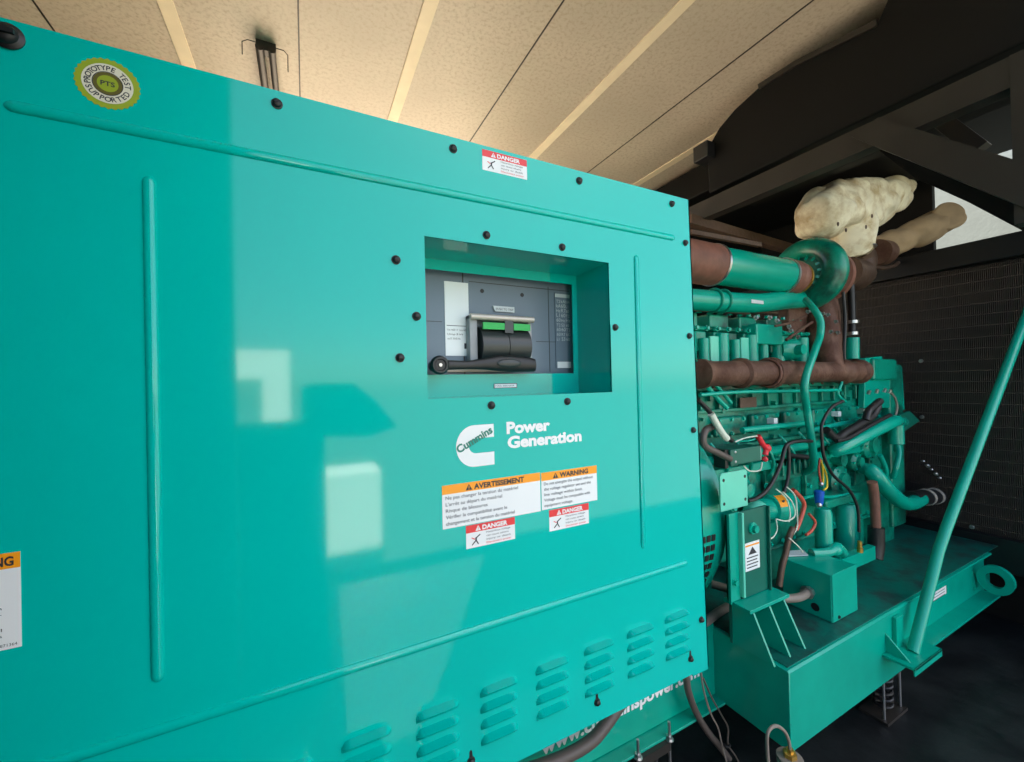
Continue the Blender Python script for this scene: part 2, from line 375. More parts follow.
# logo: white block letter C with name across it, and the words beside it
def P2(x, y): return AY(x, y, D)
lc = AY(480, 445.5, D); q = MB()
lx0, lx1, lz0, lz1 = AY(456, 447, D).x, AY(494, 445, D).x, AY(476, 466.5, D).z, AY(476, 425, D).z
zc = (lz0 + lz1) / 2; ro = (lz1 - lz0) / 2; ri = ro * .36; rx = ro * 1.0; cx = lx0 + rx * .93
out = []; inn = []
for i in range(25):
    t = math.pi / 2 + math.pi * i / 24; out.append((cx + math.cos(t) * rx * .93, zc + math.sin(t) * ro)); inn.append((cx + .004 + math.cos(t) * ri * 1.05, zc + math.sin(t) * ri))
oo = [(lx1, zc + ro)] + out + [(lx1, zc - ro)]; ii = [(lx1, zc + ri)] + inn + [(lx1, zc - ri)]; n_ = len(oo)
q.add([(x, D - .0006, z) for x, z in oo + ii], [(i, i + 1, n_ + i + 1, n_ + i) for i in range(n_ - 1)], WHITE)
pa, pb_ = AY(458.5, 453.5, D), AY(493.5, 431.5, D); d_ = pb_ - pa; L_ = d_.length; ux = d_ / L_; uz = V((-ux.z, 0, ux.x))
q.text('Cummins', V((pa.x, D - .0012, pa.z)), INKG, h=.0165, w=L_ * .98, ux=ux, uz=uz, bold=.035)
q.build('logo_emblem', None, H, smooth=0)['label'] = 'white block letter C emblem with a name across it'
q = MB(); a = AY(506.5, 433.5, D); c = AY(550, 430, D); e = AY(507.5, 448, D); g_ = AY(581.5, 441.5, D)
q.text('Power', (a.x, D - .0008, a.z), WHITE, h=.0255, w=c.x - a.x, bold=.045)
q.text('Generation', (e.x, D - .0008, e.z), WHITE, h=.0255, w=g_.x - e.x, bold=.045)
q.build('logo_lettering', None, H, smooth=0)['label'] = 'white bold lettering beside the emblem'
# round olive seal
c = V((-.253, D - .0006, .4565)); q = MB()
def disc(r0, r1, y, m, n=40, wob=0):
    vs = []; 
    for i in range(n):
        t = 2 * math.pi * i / n; k_ = 1 + (wob if i % 2 else 0)
        vs += [(c.x + math.cos(t) * r0, y, c.z + math.sin(t) * r0), (c.x + math.cos(t) * r1 * k_, y, c.z + math.sin(t) * r1 * k_)]
    q.add(vs, [(2 * i, 2 * i + 1, (2 * i + 3) % (2 * n), (2 * i + 2) % (2 * n)) for i in range(n)], m)
disc(0.0001, .0355, c.y, SEALG, 60, .06); disc(.0165, .0290, c.y - .0003, SEALW); disc(.0001, .0165, c.y - .0004, SEALB); disc(.0165, .0175, c.y - .0006, INK); disc(.0001, .012, c.y - .0005, SEALG, 40)
q.text('PTS', (c.x, c.y - .0008, c.z - .0035), INK, h=.007, w=.016, bold=.02, align='C')
def ring_text(s_, t0, t1, r, flip):
    for i, ch in enumerate(s_):
        if ch == ' ': continue
        t = t0 + (t1 - t0) * i / (len(s_) - 1); u = V((math.cos(t), 0, math.sin(t))); tg = V((math.sin(t), 0, -math.cos(t)))
        if flip: q.text(ch, c + u * (r + .0072) + V((0, -.0006, 0)), INK, h=.0072, ux=-tg, uz=-u, bold=.02, align='C')
        else: q.text(ch, c + u * r + V((0, -.0006, 0)), INK, h=.0072, ux=tg, uz=u, bold=.02, align='C')
ring_text('PROTOTYPE TEST', math.radians(188), math.radians(2), .0193, False)
ring_text('SUPPORTED', math.radians(205), math.radians(335), .0193, True)
q.build('round_seal', None, H, smooth=0)['label'] = 'round olive and white seal in the upper left corner'
# frame of the housing seen from its open right side, and its inner parts
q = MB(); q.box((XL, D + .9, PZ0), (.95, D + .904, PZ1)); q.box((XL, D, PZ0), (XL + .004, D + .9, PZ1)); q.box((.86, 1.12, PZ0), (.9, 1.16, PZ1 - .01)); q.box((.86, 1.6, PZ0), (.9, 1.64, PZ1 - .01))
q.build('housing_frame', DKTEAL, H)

# ------------------------------------------------------------------ circuit breaker
YF = .975
B = thing('circuit_breaker', 'blue-grey moulded circuit breaker set back in the teal housing window', 'circuit breaker', (.45, YF + .1, -.03))
fx = lambda x, y, Y=YF: AY(x, y, Y)
q = MB(); q.box((.20, YF, .012), (.75, YF + .14, .315)); q.build('breaker_body', BRKGREY, B, bevel=.003)
q = MB(); a = fx(427, 271); c = fx(458, 376); q.box((fx(462, 280).x, YF - .001, .0), (fx(463.2, 280).x, YF + .001, .3)); 
p0 = fx(470, 286); p1 = fx(569, 292); q.box((fx(469, 300).x, YF - .0012, fx(470, 282).z), (p1.x, YF + .001, fx(470, 282).z + .0018)); q.box((fx(536, 340).x, YF - .0012, fx(545, 342).z), (p1.x, YF + .001, fx(545, 342).z + .0015))
q.box((fx(548, 300).x, YF - .0012, .03), (fx(548, 300).x + .0015, YF + .001, .27)); q.box((.2, YF - .001, fx(440, 322).z), (fx(442, 330).x, YF + .001, fx(440, 322).z + .0015))
q.build('moulding_joint', BRKDK, B)
for p in ((482, 291), (522, 295)):
    c = fx(*p); MB().lathe([(0, .0055), (.001, .0055), (.001, .0001)], c, (0, -1, 0), 14).build('fixing_hole', BLACK, B)
a = fx(444, 281); c = fx(469.5, 356); q = MB(); q.box((a.x, YF - .0015, c.z), (c.x, YF, a.z), WHITE); zz = c.z + .075
q.box((a.x + .004, YF - .002, zz), (c.x - .003, YF - .0015, zz + .0015), INK)
for i, t in enumerate(('Ue 600 V  Icu 65', 'Uimp 8 kV', 'cat B  50/60 Hz')): q.text(t, (a.x + .005, YF - .002, zz - .012 - i * .011), INK, h=.005, w=.05 - .008 * i)
q.box((c.x - .014, YF - .002, c.z + .018), (c.x - .008, YF - .0015, c.z + .032), INK)
q.build('rating_label', None, B, smooth=0)['label'] = 'tall white rating label'
a = fx(492, 306); c = fx(513.5, 313); q = MB(); q.prism([(a.x, YF - .006, a.z), (c.x, YF - .006, a.z), (c.x, YF - .006, c.z), (a.x + .006, YF - .006, c.z)], (0, .006, 0), GREYLBL); q.text('PUSH TO TRIP', (a.x + .009, YF - .0065, a.z - .011), INK, h=.006, w=c.x - a.x - .013)
q.build('trip_tab', None, B, smooth=0)
# rotary handle housing
hx0, hx1, hz0, hz1 = fx(470, 340, .93).x, fx(535.5, 340, .93).x, fx(500, 366, .93).z, fx(500, 315, .93).z
hx0 += .006; q = MB(); q.box((hx0, .948, hz0), (hx0 + .022, YF, hz1)); q.box((hx1 - .012, .948, hz0), (hx1, YF, hz1)); q.box((hx0, .948, hz1 - .012), (hx1, YF, hz1)); q.build('handle_surround', MIDGREY, B, bevel=.003)
q = MB(); q.cyl((hx0, .940, hz1 - .006), (hx1, .940, hz1 - .006), .008); q.build('top_rail', SILVER, B)
mx = (hx0 + hx1) / 2 + .012; q = MB()
for ca, cb in ((hx0 + .028, mx - .001), (mx + .001, hx1 - .013)):
    vs = []; N = 12
    for x in (ca, cb):
        for j in range(N):
            t = math.pi * (j / (N - 1)); vs.append(V((x, YF + .005 - math.sin(t) * .055, (hz0 + hz1) / 2 - .012 + math.cos(t) * .052)))
    q.add(vs, [(j, j + 1, N + j + 1, N + j) for j in range(N - 1)] + [list(range(N)), list(range(2 * N - 1, N - 1, -1))])
q.build('indicator_drum', BRKDK, B)
for ca, cb in ((hx0 + .03, mx - .012), (mx + .014, hx1 - .015)):
    MB().box((ca, .930, hz1 - .037), (cb, .936, hz1 - .020)).build('status_flag', GREEN, B)['label'] = 'green status flag'
MB().box((mx - .012, .929, hz1 - .045), (mx + .012, .937, hz1 - .014)).build('flag_divider', BRKDK, B)
q = MB(); kx = fx(440, 365, .90); q.lathe([(-.05, .014), (-.012, .015), (-.012, .021), (0, .022), (.006, .018), (.006, .014), (.003, .012), (.003, .001)], V((kx.x, .90, kx.z)), (0, -1, 0), 24)
KN = q.build('pivot_knob', BLACK, B)
MB().lathe([(0, .0045), (.003, .004), (.003, .0001)], V((kx.x, .897, kx.z)), (0, -1, 0), 12).build('centre_screw', STEEL, KN)
q = MB(); la = fx(448, 365, .91); lb = fx(535, 362, .91)
vs = []
prof = [(la.x - .01, .012, .0), (la.x + .05, .010, .0), (la.x + .09, .014, .003), (la.x + .13, .020, .005), (la.x + .17, .021, .004), (lb.x - .018, .019, .002), (lb.x, .016, .0)]
q.tube_rad([V((x, .912, la.z + dz)) for x, _, dz in prof], [r for _, r, _ in prof], V((1, 0, 0)), 16, None)
for v in q.v: v.y = .912 + (v.y - .912) * .55
q.build('lever_handle', BLACK, B, smooth=50)
q = MB(); q.ball((la.x + .155, .900, la.z + .004), .034, 16, None, (1, .12, .32)); q.build('finger_recess', BRKDK, B)
q = MB(); q.box((fx(447, 371).x, YF - .004, fx(447, 372).z), (fx(534, 371).x, YF, fx(447, 372).z + .012)); q.build('base_rail', SILVER, B)
# clear cover strip with a label on the right
a = fx(554, 293); c = fx(570.5, 368); q = MB(); q.box((a.x, YF - .003, c.z), (c.x, YF, a.z), BRKGREY)
q.box((a.x + .001, YF - .0035, a.z - .012), (c.x, YF - .003, a.z - .002), GREYLBL); q.box((a.x + .004, YF - .0035, c.z + .0), (c.x, YF - .003, c.z + .018), WHITE)
random.seed(4)
for i in range(9):
    z = a.z - .02 - i * .0135
    for j in range(3):
        xx = a.x + .004 + j * .016; q.text(random.choice(['L1', 'N4', 'R7', 'T2', '60', 'Hz', 'kA', 'S3']), (xx, YF - .004, z - .008), GREYLBL, h=.008 + random.random() * .004)
q.build('side_label', None, B, smooth=0)['label'] = 'narrow printed label strip on the right'

# ------------------------------------------------------------------ base skid
S = thing('base_skid', 'teal steel base skid running under the engine and housing', 'skid', (1.4, 1.4, -1.25))
ZT, ZB = -.98, -1.25
q = MB(); q.prism([(1.413, D, ZB), (1.413, D, ZT - .006), (1.413, D + .006, ZT), (1.413, 2.1, ZT), (1.413, 2.1, ZB)], (.9, 0, 0)); q.build('skid_box', TEAL2, S, bevel=.004)
q = MB(); q.box((2.313, D + .07, ZB), (3.55, 2.1, ZT)); q.box((2.3, D, ZB), (3.42, D + .08, ZB + .012)); q.box((2.3, D, ZT - .010), (3.3, D + .08, ZT))
q.build('skid_channel', TEAL2, S, bevel=.002)
MB().box((1.43, D + .014, ZT), (3.5, 2.08, ZT + .003)).build('deck_plate', SKIDTOP, S)['label'] = 'dirt-streaked dark deck plate'
q = MB(); q.box((-1.4, 1.09, ZB), (1.413, 2.0, ZB + .012)); q.box((-1.4, 1.08, ZB + .012), (1.413, 1.092, -.95)); q.box((-1.4, 1.035, ZB), (1.413, 1.09, ZB + .010)); q.box((-1.4, 1.08, -.952), (1.413, 1.3, -.94))
q.box((-1.4, 1.9, ZB), (1.413, 1.92, -.94)); q.build('side_rail', TEAL2, S, bevel=.002)
q = MB(); q.text('www.cumminspower.com', (.619, 1.0785, -1.135), WHITE, h=.044, w=.705, bold=.035); q.build('rail_lettering', None, S, smooth=0)['label'] = 'white web address lettering on the rail'
q = MB(); a = AY(926, 606, D + .069); c = AY(942, 588, D + .069); q.box((a.x, D + .0685, a.z), (c.x + .05, D + .07, c.z + .0), WHITE)
for i in range(3): q.box((a.x + .01, D + .0683, c.z - .012 - i * .014), (c.x + .03, D + .0685, c.z - .009 - i * .014), INK)
q.build('skid_label', None, S, smooth=0)['label'] = 'small white label in the channel'
# lifting eye
q = MB(); ec = AX(996, 580, 3.3); N = 32; vs = []; r0, r1 = .040, .076
for i in range(N):
    t = 2 * math.pi * i / N
    for r in (r0, r1):
        for x in (3.285, 3.315): vs.append(V((x, ec.y + math.cos(t) * r * .9, ec.z + math.sin(t) * r)))
fs = []
for i in range(N):
    a_ = i * 4; b_ = ((i + 1) % N) * 4; fs += [(a_, b_, b_ + 2, a_ + 2), (a_ + 1, a_ + 3, b_ + 3, b_ + 1), (a_, a_ + 1, b_ + 1, b_), (a_ + 2, b_ + 2, b_ + 3, a_ + 3)]
q.add(vs, fs); q.build('lifting_eye', TEAL2, S)
MB().prism([(3.285, ec.y + .085, ec.z + .04), (3.285, .88, ec.z + .06), (3.285, .88, ZB + .01), (3.285, ec.y + .07, ec.z - .07)], (.03, 0, 0)).build('eye_gusset', TEAL2, S)
# strut bracket
sb = AY(912, 652, .76)
q = MB(); q.box((2.05, .70, -1.135), (2.30, .80, -1.125)); q.box((2.05, .70, -1.155), (2.30, .706, -1.125)); q.prism([(2.08, .72, -1.13), (2.08, .80, -1.13), (2.08, .80, -1.05)], (.008, 0, 0)); q.box((2.14, .785, -1.13), (2.20, .80, -1.0))
q.build('strut_bracket', TEAL2, S, bevel=.002)
# pedestal with three gussets
for i, x in enumerate((1.393, 1.486, 1.578)):
    q = MB()
    top = AX((752, 768, 782)[i] , (607, 604, 592)[i], x)
    q.prism([(x, .836, ZT), (x, .99, ZT), (x, .99, -.825), (x, top.y, -.825)], (.009, 0, 0))
    q.build('gusset', TEAL2, S, bevel=.001)
tpy = AX(752, 607, 1.393).y
MB().box((1.365, tpy - .012, -.825), (1.60, 1.0, -.812)).build('pedestal_cap', TEAL2, S, bevel=.002)
MB().box((1.39, .985, ZT), (1.59, .995, -.825)).build('pedestal_back', DKTEAL, S)  # darker colour paints the shade between the gussets

# ------------------------------------------------------------------ alternator
AC = V((1.38, 1.45, -.55))
AL = thing('alternator', 'teal drum-shaped alternator behind the right edge of the housing', 'alternator', (1.0, 1.45, -.97))
q = MB(); q.lathe([(0, .40), (.05, .44), (.50, .44), (.52, .462), (.70, .462), (.70, .0001)], V((.66, 1.45, AC.z)), (1, 0, 0), 64); q.build('alternator_frame', TEAL2, AL, smooth=35)
# ventilation guard on the aisle side of the end ring
q = MB()
for r_ in range(5):
    for c_ in range(8):
        t = math.radians(183 + c_ * 4.6); x = 1.20 + r_ * .026
        c1 = V((x, AC.y + math.cos(t) * .462, AC.z + math.sin(t) * .462)); q.bar(c1 + V((-.009, 0, 0)), c1 + V((.009, 0, 0)), .022, .006, None, up=V((0, math.cos(t), math.sin(t))))
q.build('vent_slots', BLACK, AL)
bolts([((1.36, AC.y + math.cos(t) * .43, AC.z + math.sin(t) * .43), (1, 0, 0), .009, .008) for t in [2 * math.pi * i / 14 for i in range(14)]], 'flange_bolt', STEEL, AL)
q = MB(); q.box((.75, 1.06, -.975), (1.1, 1.18, -.88)); q.build('alternator_foot', DKTEAL, AL)
# ------------------------------------------------------------------ support channel that stands on the pedestal
SC = thing('support_channel', 'tall teal channel bracket with small white sticker, standing on the ribbed pedestal', 'bracket', (1.49, .96, -.812))
cy = .955; xl, xm, xr = AY(729, 550, cy).x, AY(742, 550, cy).x, AY(767, 550, cy).x; zt = AY(745, 511, cy).z
q = MB(); q.box((xm - .005, cy + .0, -.81), (xr + .01, cy + .01, zt)); q.box((xr, cy - .012, -.81), (xr + .008, cy, zt)); q.build('web', DKTEAL, SC, bevel=.002)  # dark colour stands for shade on the web
q = MB(); q.box((xl, cy + .004, -.81), (xm - .008, cy + .014, zt)); q.box((xl, cy - .004, -.81), (xl + .006, cy + .014, zt)); q.build('side_flange', TEAL2, SC, bevel=.002)
MB().box((xm - .012, cy - .012, -.80), (xm, cy + .01, zt)).build('lit_edge_strip', PALE, SC, bevel=.003)  # pale colour paints the lit edge of the channel
for p in ((752, 528),): 
    c = AY(*p, cy); q = MB(); q.lathe([(0, .022), (.006, .022), (.007, .014)], c, (0, -1, 0), 20); q.hexb(c + V((0, -.006, 0)), (0, -1, 0), .015, .014); q.build('large_bolt', TEAL2, SC)
for z in (-.47, -.74):
    q = MB(); q.hexb(((xl + xm) / 2 - .004, cy + .004, z), (0, -1, 0), .011, .012); q.build('flange_bolt', TEAL2, SC)
tl = AY(745, 544, cy - .001); br = AY(760, 567, cy - .001); q = MB(); q.box((tl.x, cy - .001, br.z), (br.x, cy, tl.z), WHITE)
q.box((tl.x + .002, cy - .0014, tl.z - .014), (br.x - .002, cy - .001, tl.z - .008), ORANGE); q.prism([(tl.x + .018, cy - .0015, tl.z - .045), (br.x - .018, cy - .0015, tl.z - .045), ((tl.x + br.x) / 2, cy - .0015, tl.z - .018)], (0, .0004, 0), INK)
for i in range(4): q.box((tl.x + .008, cy - .0014, tl.z - .058 - i * .012), (br.x - .01 - .006 * (i % 2), cy - .001, tl.z - .054 - i * .012), INK)
q.build('warning_sticker', None, SC, smooth=0)['label'] = 'white sticker with a black pictogram'
# pale plate above
q = MB(); py = cy - .01; a = AY(721, 512, py); c = AY(747, 469, py); x0, x1, z0, z1 = a.x, c.x, a.z, c.z
pts = [(x0, z0), (x1, z0)]
for cx_, cz_, t0 in ((x1 - .015, z1 - .015, 0), (x0 + .015, z1 - .015, 90)):
    for i in range(5): t = math.radians(t0 + i * 22.5); pts.append((cx_ + math.cos(t) * .015, cz_ + math.sin(t) * .015))
q.prism([(x, py, z) for x, z in pts], (0, .006, 0)); PP = q.build('mounting_plate', PALE, SC, bevel=.001); PP['label'] = 'pale green mounting plate with four holes'
for sx in (x0 + .018, x1 - .014):
    for sz in (z0 + .025, z1 - .025): MB().lathe([(0, .006), (.0008, .006), (.0008, .0001)], (sx, py, sz), (0, -1, 0), 10).build('slotted_hole', BLACK, PP)
# control relay box
RB = thing('relay_box', 'dark green relay box with red plug, fixed above the pale bracket plate', 'relay box', (1.6, 1.08, -.33))
ry = 1.04; a = AY(731, 466, ry); c = AY(761, 445.5, ry); q = MB(); q.box((a.x, ry, a.z), (c.x, ry + .07, c.z)); q.build('box_body', DKTEAL, RB, bevel=.004)
for sz in (.2, .82): MB().ball((a.x + .03, ry, a.z + (c.z - a.z) * sz), .006, 10, STEEL, (1, .5, 1)).build('cover_screw', STEEL, RB)
q = MB(); q.box((c.x, ry + .005, a.z + .002), (c.x + .008, ry + .06, c.z - .002)); q.build('terminal_strip', WIREW, RB)
q = MB(); q.tube(spline([AY(758, 436, ry), AY(762, 443, ry), AY(766, 449, ry), AY(765, 455, ry)]), .011, 10); q.ball(AY(767, 448, ry), .017, 10); q.ball(AY(765, 459, ry), .012, 10); q.build('red_plug', REDP, RB)
for k_, (pp, mm) in enumerate(((((735, 442), (745, 438), (757, 436)), WIREW), (((762, 462), (760, 470), (750, 471), (744, 466)), WIREW), (((738, 441), (748, 441), (755, 439)), TEAL2))):
    MB().tube(spline([AY(*p, ry) for p in pp]), .0028, 8).build('lead_wire', mm, RB)
q = MB(); q.box((a.x - .02, ry + .01, a.z - .01), (a.x, ry + .06, c.z)); q.build('rubber_grommet', BLACK, RB)

# ------------------------------------------------------------------ engine
E = thing('diesel_engine', 'green six-cylinder diesel engine with brown rusty exhaust manifold', 'engine', (2.3, 1.45, -.97))
BY = 1.16
q = MB(); q.box((1.40, BY, -.62), (3.05, 1.74, -.015)); q.build('engine_block', TEAL, E, bevel=.012)
# casting details on the block side: pads, ribs, covers
q = MB()
q.box((1.42, BY - .03, -.05), (3.0, BY, -.012)); q.box((1.42, BY - .02, -.145), (2.6, BY, -.13)); q.box((1.5, BY - .035, -.30), (2.45, BY, -.285))
for x in [1.45 + .115 * i for i in range(14)]: q.box((x, BY - .018, -.13), (x + .012, BY, -.05))
for x in [1.55 + .16 * i for i in range(9)]: q.box((x, BY - .022, -.6), (x + .014, BY, -.42))
q.build('casting_ribs', TEAL, E, bevel=.004)
for i in range(6):
    x = 1.53 + i * .245; q = MB(); q.box((x, BY - .028, -.25), (x + .2, BY, -.165)); q.build('tappet_cover', TEAL, E, bevel=.012, seg=3)
    bolts([((x + sx, BY - .028, sz), (0, -1, 0), .0075, .008) for sx in (.02, .1, .18) for sz in (-.237, -.178)], 'cover_bolt', TEAL2, E)
q = MB(); q.box((1.45, BY - .05, -.415), (2.75, BY, -.375)); q.cyl((1.42, BY - .04, -.335), (2.5, BY - .04, -.335), .02); q.build('fuel_rail', TEAL2, E, bevel=.004)
q = MB(); a = AY(740, 408, BY - .034); c = AY(756, 397, BY - .034); q.box((a.x, BY - .036, a.z), (c.x, BY - .03, c.z)); q.build('data_plate', IRON, E)['label'] = 'dark square data plate'
for p in ((776, 421), (840, 414), (862, 411)):
    if p[0] < 850:
        c = AY(*p, BY - .06); MB().box(c - V((.014, 0, .013)), c + V((.014, .06, .013))).build('white_tag', WHITE, E, bevel=.002)['label'] = 'small white tag'; continue
    c = AY(*p, BY - .045); q = MB(); q.lathe([(0, .013), (.012, .013), (.014, .008), (.014, .001)], c, (0, -1, 0), 14); q.box(c + V((-.014, -.001, -.014)), c + V((.014, .02, .014))); q.build('freeze_plug', STEEL, E)
random.seed(3)
bolts([((random.uniform(1.45, 3.0), BY, random.uniform(-.58, -.03)), (0, -1, 0), random.choice((.008, .011, .014)), random.uniform(.01, .025)) for i in range(70)], 'block_bolt', TEAL, E)
for i in range(12):
    q = MB(); x = 1.5 + .125 * i; z = -.32 - .06 * (i % 3); q.cyl((x, BY + .01, z), (x, BY - random.uniform(.03, .06), z), random.choice((.018, .026, .034)), n=14)
    q.build('casting_boss', TEAL, E, smooth=30)
# lower crankcase and oil pan
q = MB(); q.box((1.5, BY - .015, -.79), (3.0, 1.75, -.60)); q.build('crankcase', TEAL, E, bevel=.02, seg=3)
q = MB(); q.box((1.9, BY + .02, -.975), (2.95, 1.72, -.79)); q.box((1.85, BY - .02, -.805), (3.0, 1.75, -.785)); q.build('oil_pan', TEAL, E, bevel=.012)
bolts([((1.9 + i * .09, BY - .018, -.77), (0, -1, 0), .008, .009) for i in range(12)], 'pan_bolt', TEAL2, E)
# bell housing towards the alternator
q = MB(); q.lathe([(0, .44), (.05, .44), (.16, .34), (.25, .33), (.25, .001)], V((1.36, 1.45, -.55)), (1, 0, 0), 48); q.build('flywheel_housing', TEAL2, E, smooth=35)
# cylinder heads and rocker housings
for i in range(6):
    x = 1.42 + i * .215; q = MB(); q.box((x, 1.24, -.02), (x + .195, 1.68, .12)); q.box((x + .015, 1.22, .12), (x + .18, 1.66, .215)); q.box((x + .01, 1.21, .215), (x + .185, 1.67, .235)); q.box((x + .03, 1.25, .235), (x + .165, 1.62, .30))
    h_ = q.build('cylinder_head', TEAL, E, bevel=.012, seg=3)
    q = MB(); q.cyl((x + .055, 1.215, .07), (x + .055, 1.215, .205), .032, n=18); q.cyl((x + .145, 1.21, .06), (x + .145, 1.21, .18), .022, n=18); q.build('port_casting', TEAL2, h_, bevel=.004)
    bolts([((x + sx, 1.212, .225), (0, -1, 0), .009, .012) for sx in (.03, .1, .17)] + [((x + sx, 1.25, .30), (0, 0, 1), .01, .014) for sx in (.03, .1, .17)], 'head_bolt', TEAL2, h_)
    if i < 2: MB().box((x + .185, 1.205, .07), (x + .245, 1.215, .19)).build('port_plate', PALE, h_, bevel=.002)
a = AY(757, 344, 1.18); c = AY(783, 325, 1.18); q = MB(); q.box((a.x, 1.18, a.z), (c.x, 1.3, c.z)); q.build('breather_box', TEAL2, E, bevel=.008)
a = AY(795, 350, 1.16); q = MB(); q.lathe([(0, .05), (.03, .055), (.09, .055), (.1, .05), (.1, .001)], V((a.x - .05, 1.22, a.z + .005)), (1, -.4, 0), 26); q.cyl(V((a.x, 1.12, a.z)), V((a.x, 1.22, a.z)), .025); q.build('thermostat_housing', TEAL2, E, smooth=35)
q = MB(); q.cyl((1.3, 1.26, .335), (2.2, 1.26, .335), .010); q.cyl((1.3, 1.22, .30), (1.9, 1.22, .31), .006)
q.build('fuel_line', IRON, E)
# exhaust manifold
MY = 1.08; q = MB(); mz = AY(760, 373, MY).z
prof = [(1.36, .035), (1.37, .058), (1.39, .058), (1.40, .050), (1.60, .052), (1.61, .064), (1.63, .064), (1.64, .052), (1.80, .053), (1.81, .068), (1.84, .068), (1.85, .054), (2.02, .053), (2.12, .050)]
q.tube_rad([V((x, MY, mz)) for x, _ in prof], [r for _, r in prof], V((1, 0, 0)), 26, None)
prof = [(2.12, .05), (2.2, .05), (2.35, .05), (2.40, .05), (2.42, .062), (2.45, .062), (2.46, .052), (2.56, .052), (2.57, .064), (2.60, .064)]
q.tube_rad([V((x, MY, mz)) for x, _ in prof], [r for _, r in prof], V((1, 0, 0)), 26, None)
for x in (1.47, 1.70, 1.92, 2.10, 2.3, 2.56): q.box((x - .05, MY + .01, mz - .045), (x + .05, 1.25, mz + .035)); q.box((x - .06, 1.14, mz - .062), (x + .06, 1.16, mz + .055))
EM = q.build('exhaust_manifold', RUST, E, smooth=40); EM['label'] = 'brown rusty exhaust manifold'
bolts([((x + sx, 1.14, mz + sz), (0, -1, 0), .009, .014) for x in (1.47, 1.70, 1.92, 2.10, 2.3, 2.56) for sx in (-.045, .045) for sz in (-.053, .045)], 'manifold_bolt', RUST, EM)
q = MB(); cpt = AY(779, 372, MY - .05); q.tube([V((cpt.x, MY + math.sin(t) * .06 * -1, mz + math.cos(t) * .06)) for t in [i * math.pi / 8 for i in range(17)]], .005, 8); q.build('manifold_clamp', RUSTRED, EM)
# turbocharger
TY = 1.22
sc = AY(806, 274, TY); q = MB(); X0 = sc.x; R_ = .135
pts = []; rr = []
for i in range(41):
    t = math.radians(-95 + i * 355 / 40); pts.append(V((X0, TY + math.cos(t) * R_ * 1.0, sc.z + math.sin(t) * R_))); rr.append(.040 + .022 * i / 40)
pts = [p for p in pts]; rr = rr
q.tube(pts, rr, 16); SCR = q.build('compressor_scroll', TEAL, E, smooth=60)
q = MB(); q.lathe([(0, .001), (0, .10), (.05, .12), (.07, .13), (.07, .001)], V((X0 - .02, TY, sc.z)), (1, 0, 0), 30); q.build('scroll_backing', DKTEAL, SCR)
q = MB()
for i in range(14):
    t = 2 * math.pi * i / 14; u = V((0, math.cos(t), math.sin(t))); q.bar(V((X0 - .035, TY, sc.z)) + u * .07, V((X0 - .015, TY, sc.z)) + u * .105, .007, .012)
q.build('scroll_ribs', TEAL2, SCR)
# scroll outlet and big charge-air pipe running back above the engine
q = MB(); q.tube(spline([V((X0 + .0, TY + .02, sc.z - .135)), AY(780, 301, 1.2), AY(755, 303, 1.2), AY(725, 302, 1.2), AY(700, 300, 1.2), AY(670, 298, 1.2)]), .046, 20); CP = q.build('charge_air_pipe', TEAL2, E, smooth=60)
q = MB(); c = AY(727, 296, 1.15)
for x in (1.62, 1.68): q.tube([V((x, 1.2 + math.cos(t) * .05, AY(727, 302, 1.2).z + math.sin(t) * .05)) for t in [i * math.pi / 10 for i in range(21)]], .006, 8)
q.build('pipe_clamp', TEAL, CP)
a = AY(752, 301, 1.15); MB().box((a.x, 1.152, a.z - .008), (a.x + .09, 1.155, a.z + .008)).build('pipe_sticker', GREYLBL, CP)['label'] = 'pale strip sticker'
# intake pipe to the turbo
IY = 1.2; l = AY(712, 265, IY); r = AY(781, 272, IY); zi = (l.z + r.z) / 2 + .01
q = MB(); q.cyl((l.x, IY, l.z), (r.x, IY, r.z - .02), .084, n=36); IP = q.build('intake_pipe', TEAL2, E); IP['label'] = 'smooth teal intake pipe'
q = MB(); q.cyl((l.x - .25, IY, l.z + .0), (l.x + .0, IY, l.z), .090, n=36); q.build('inlet_sleeve', RUSTRED, IP)['label'] = 'brown rubber sleeve'
MB().lathe([(0, .087), (.0, .093), (.012, .093), (.012, .087)], (l.x - .004, IY, l.z), (1, 0, 0), 32).build('hose_band', STEEL, IP)['label'] = 'bright steel hose band'
q = MB(); q.lathe([(0, .084), (0, .090), (.012, .090), (.012, .084)], (r.x, IY, r.z - .02), (1, 0, 0), 32)
q.build('hose_band', STEEL, IP)['label'] = 'bright steel hose band'
q = MB(); q.lathe([(0, .088), (.03, .089), (.05, .084), (.06, .084), (.07, .088), (.10, .086), (.11, .075), (.15, .060)], (r.x + .01, IY, r.z - .02), (1, .02, 0), 32); q.build('outlet_sleeve', RUSTRED, IP, smooth=60)
q = MB(); c = V((r.x + .13, IY, r.z - .02)); q.lathe([(0, .080), (.012, .080), (.013, .078)], c, (1, 0, 0), 30); q.build('v_band', BRASS, IP)
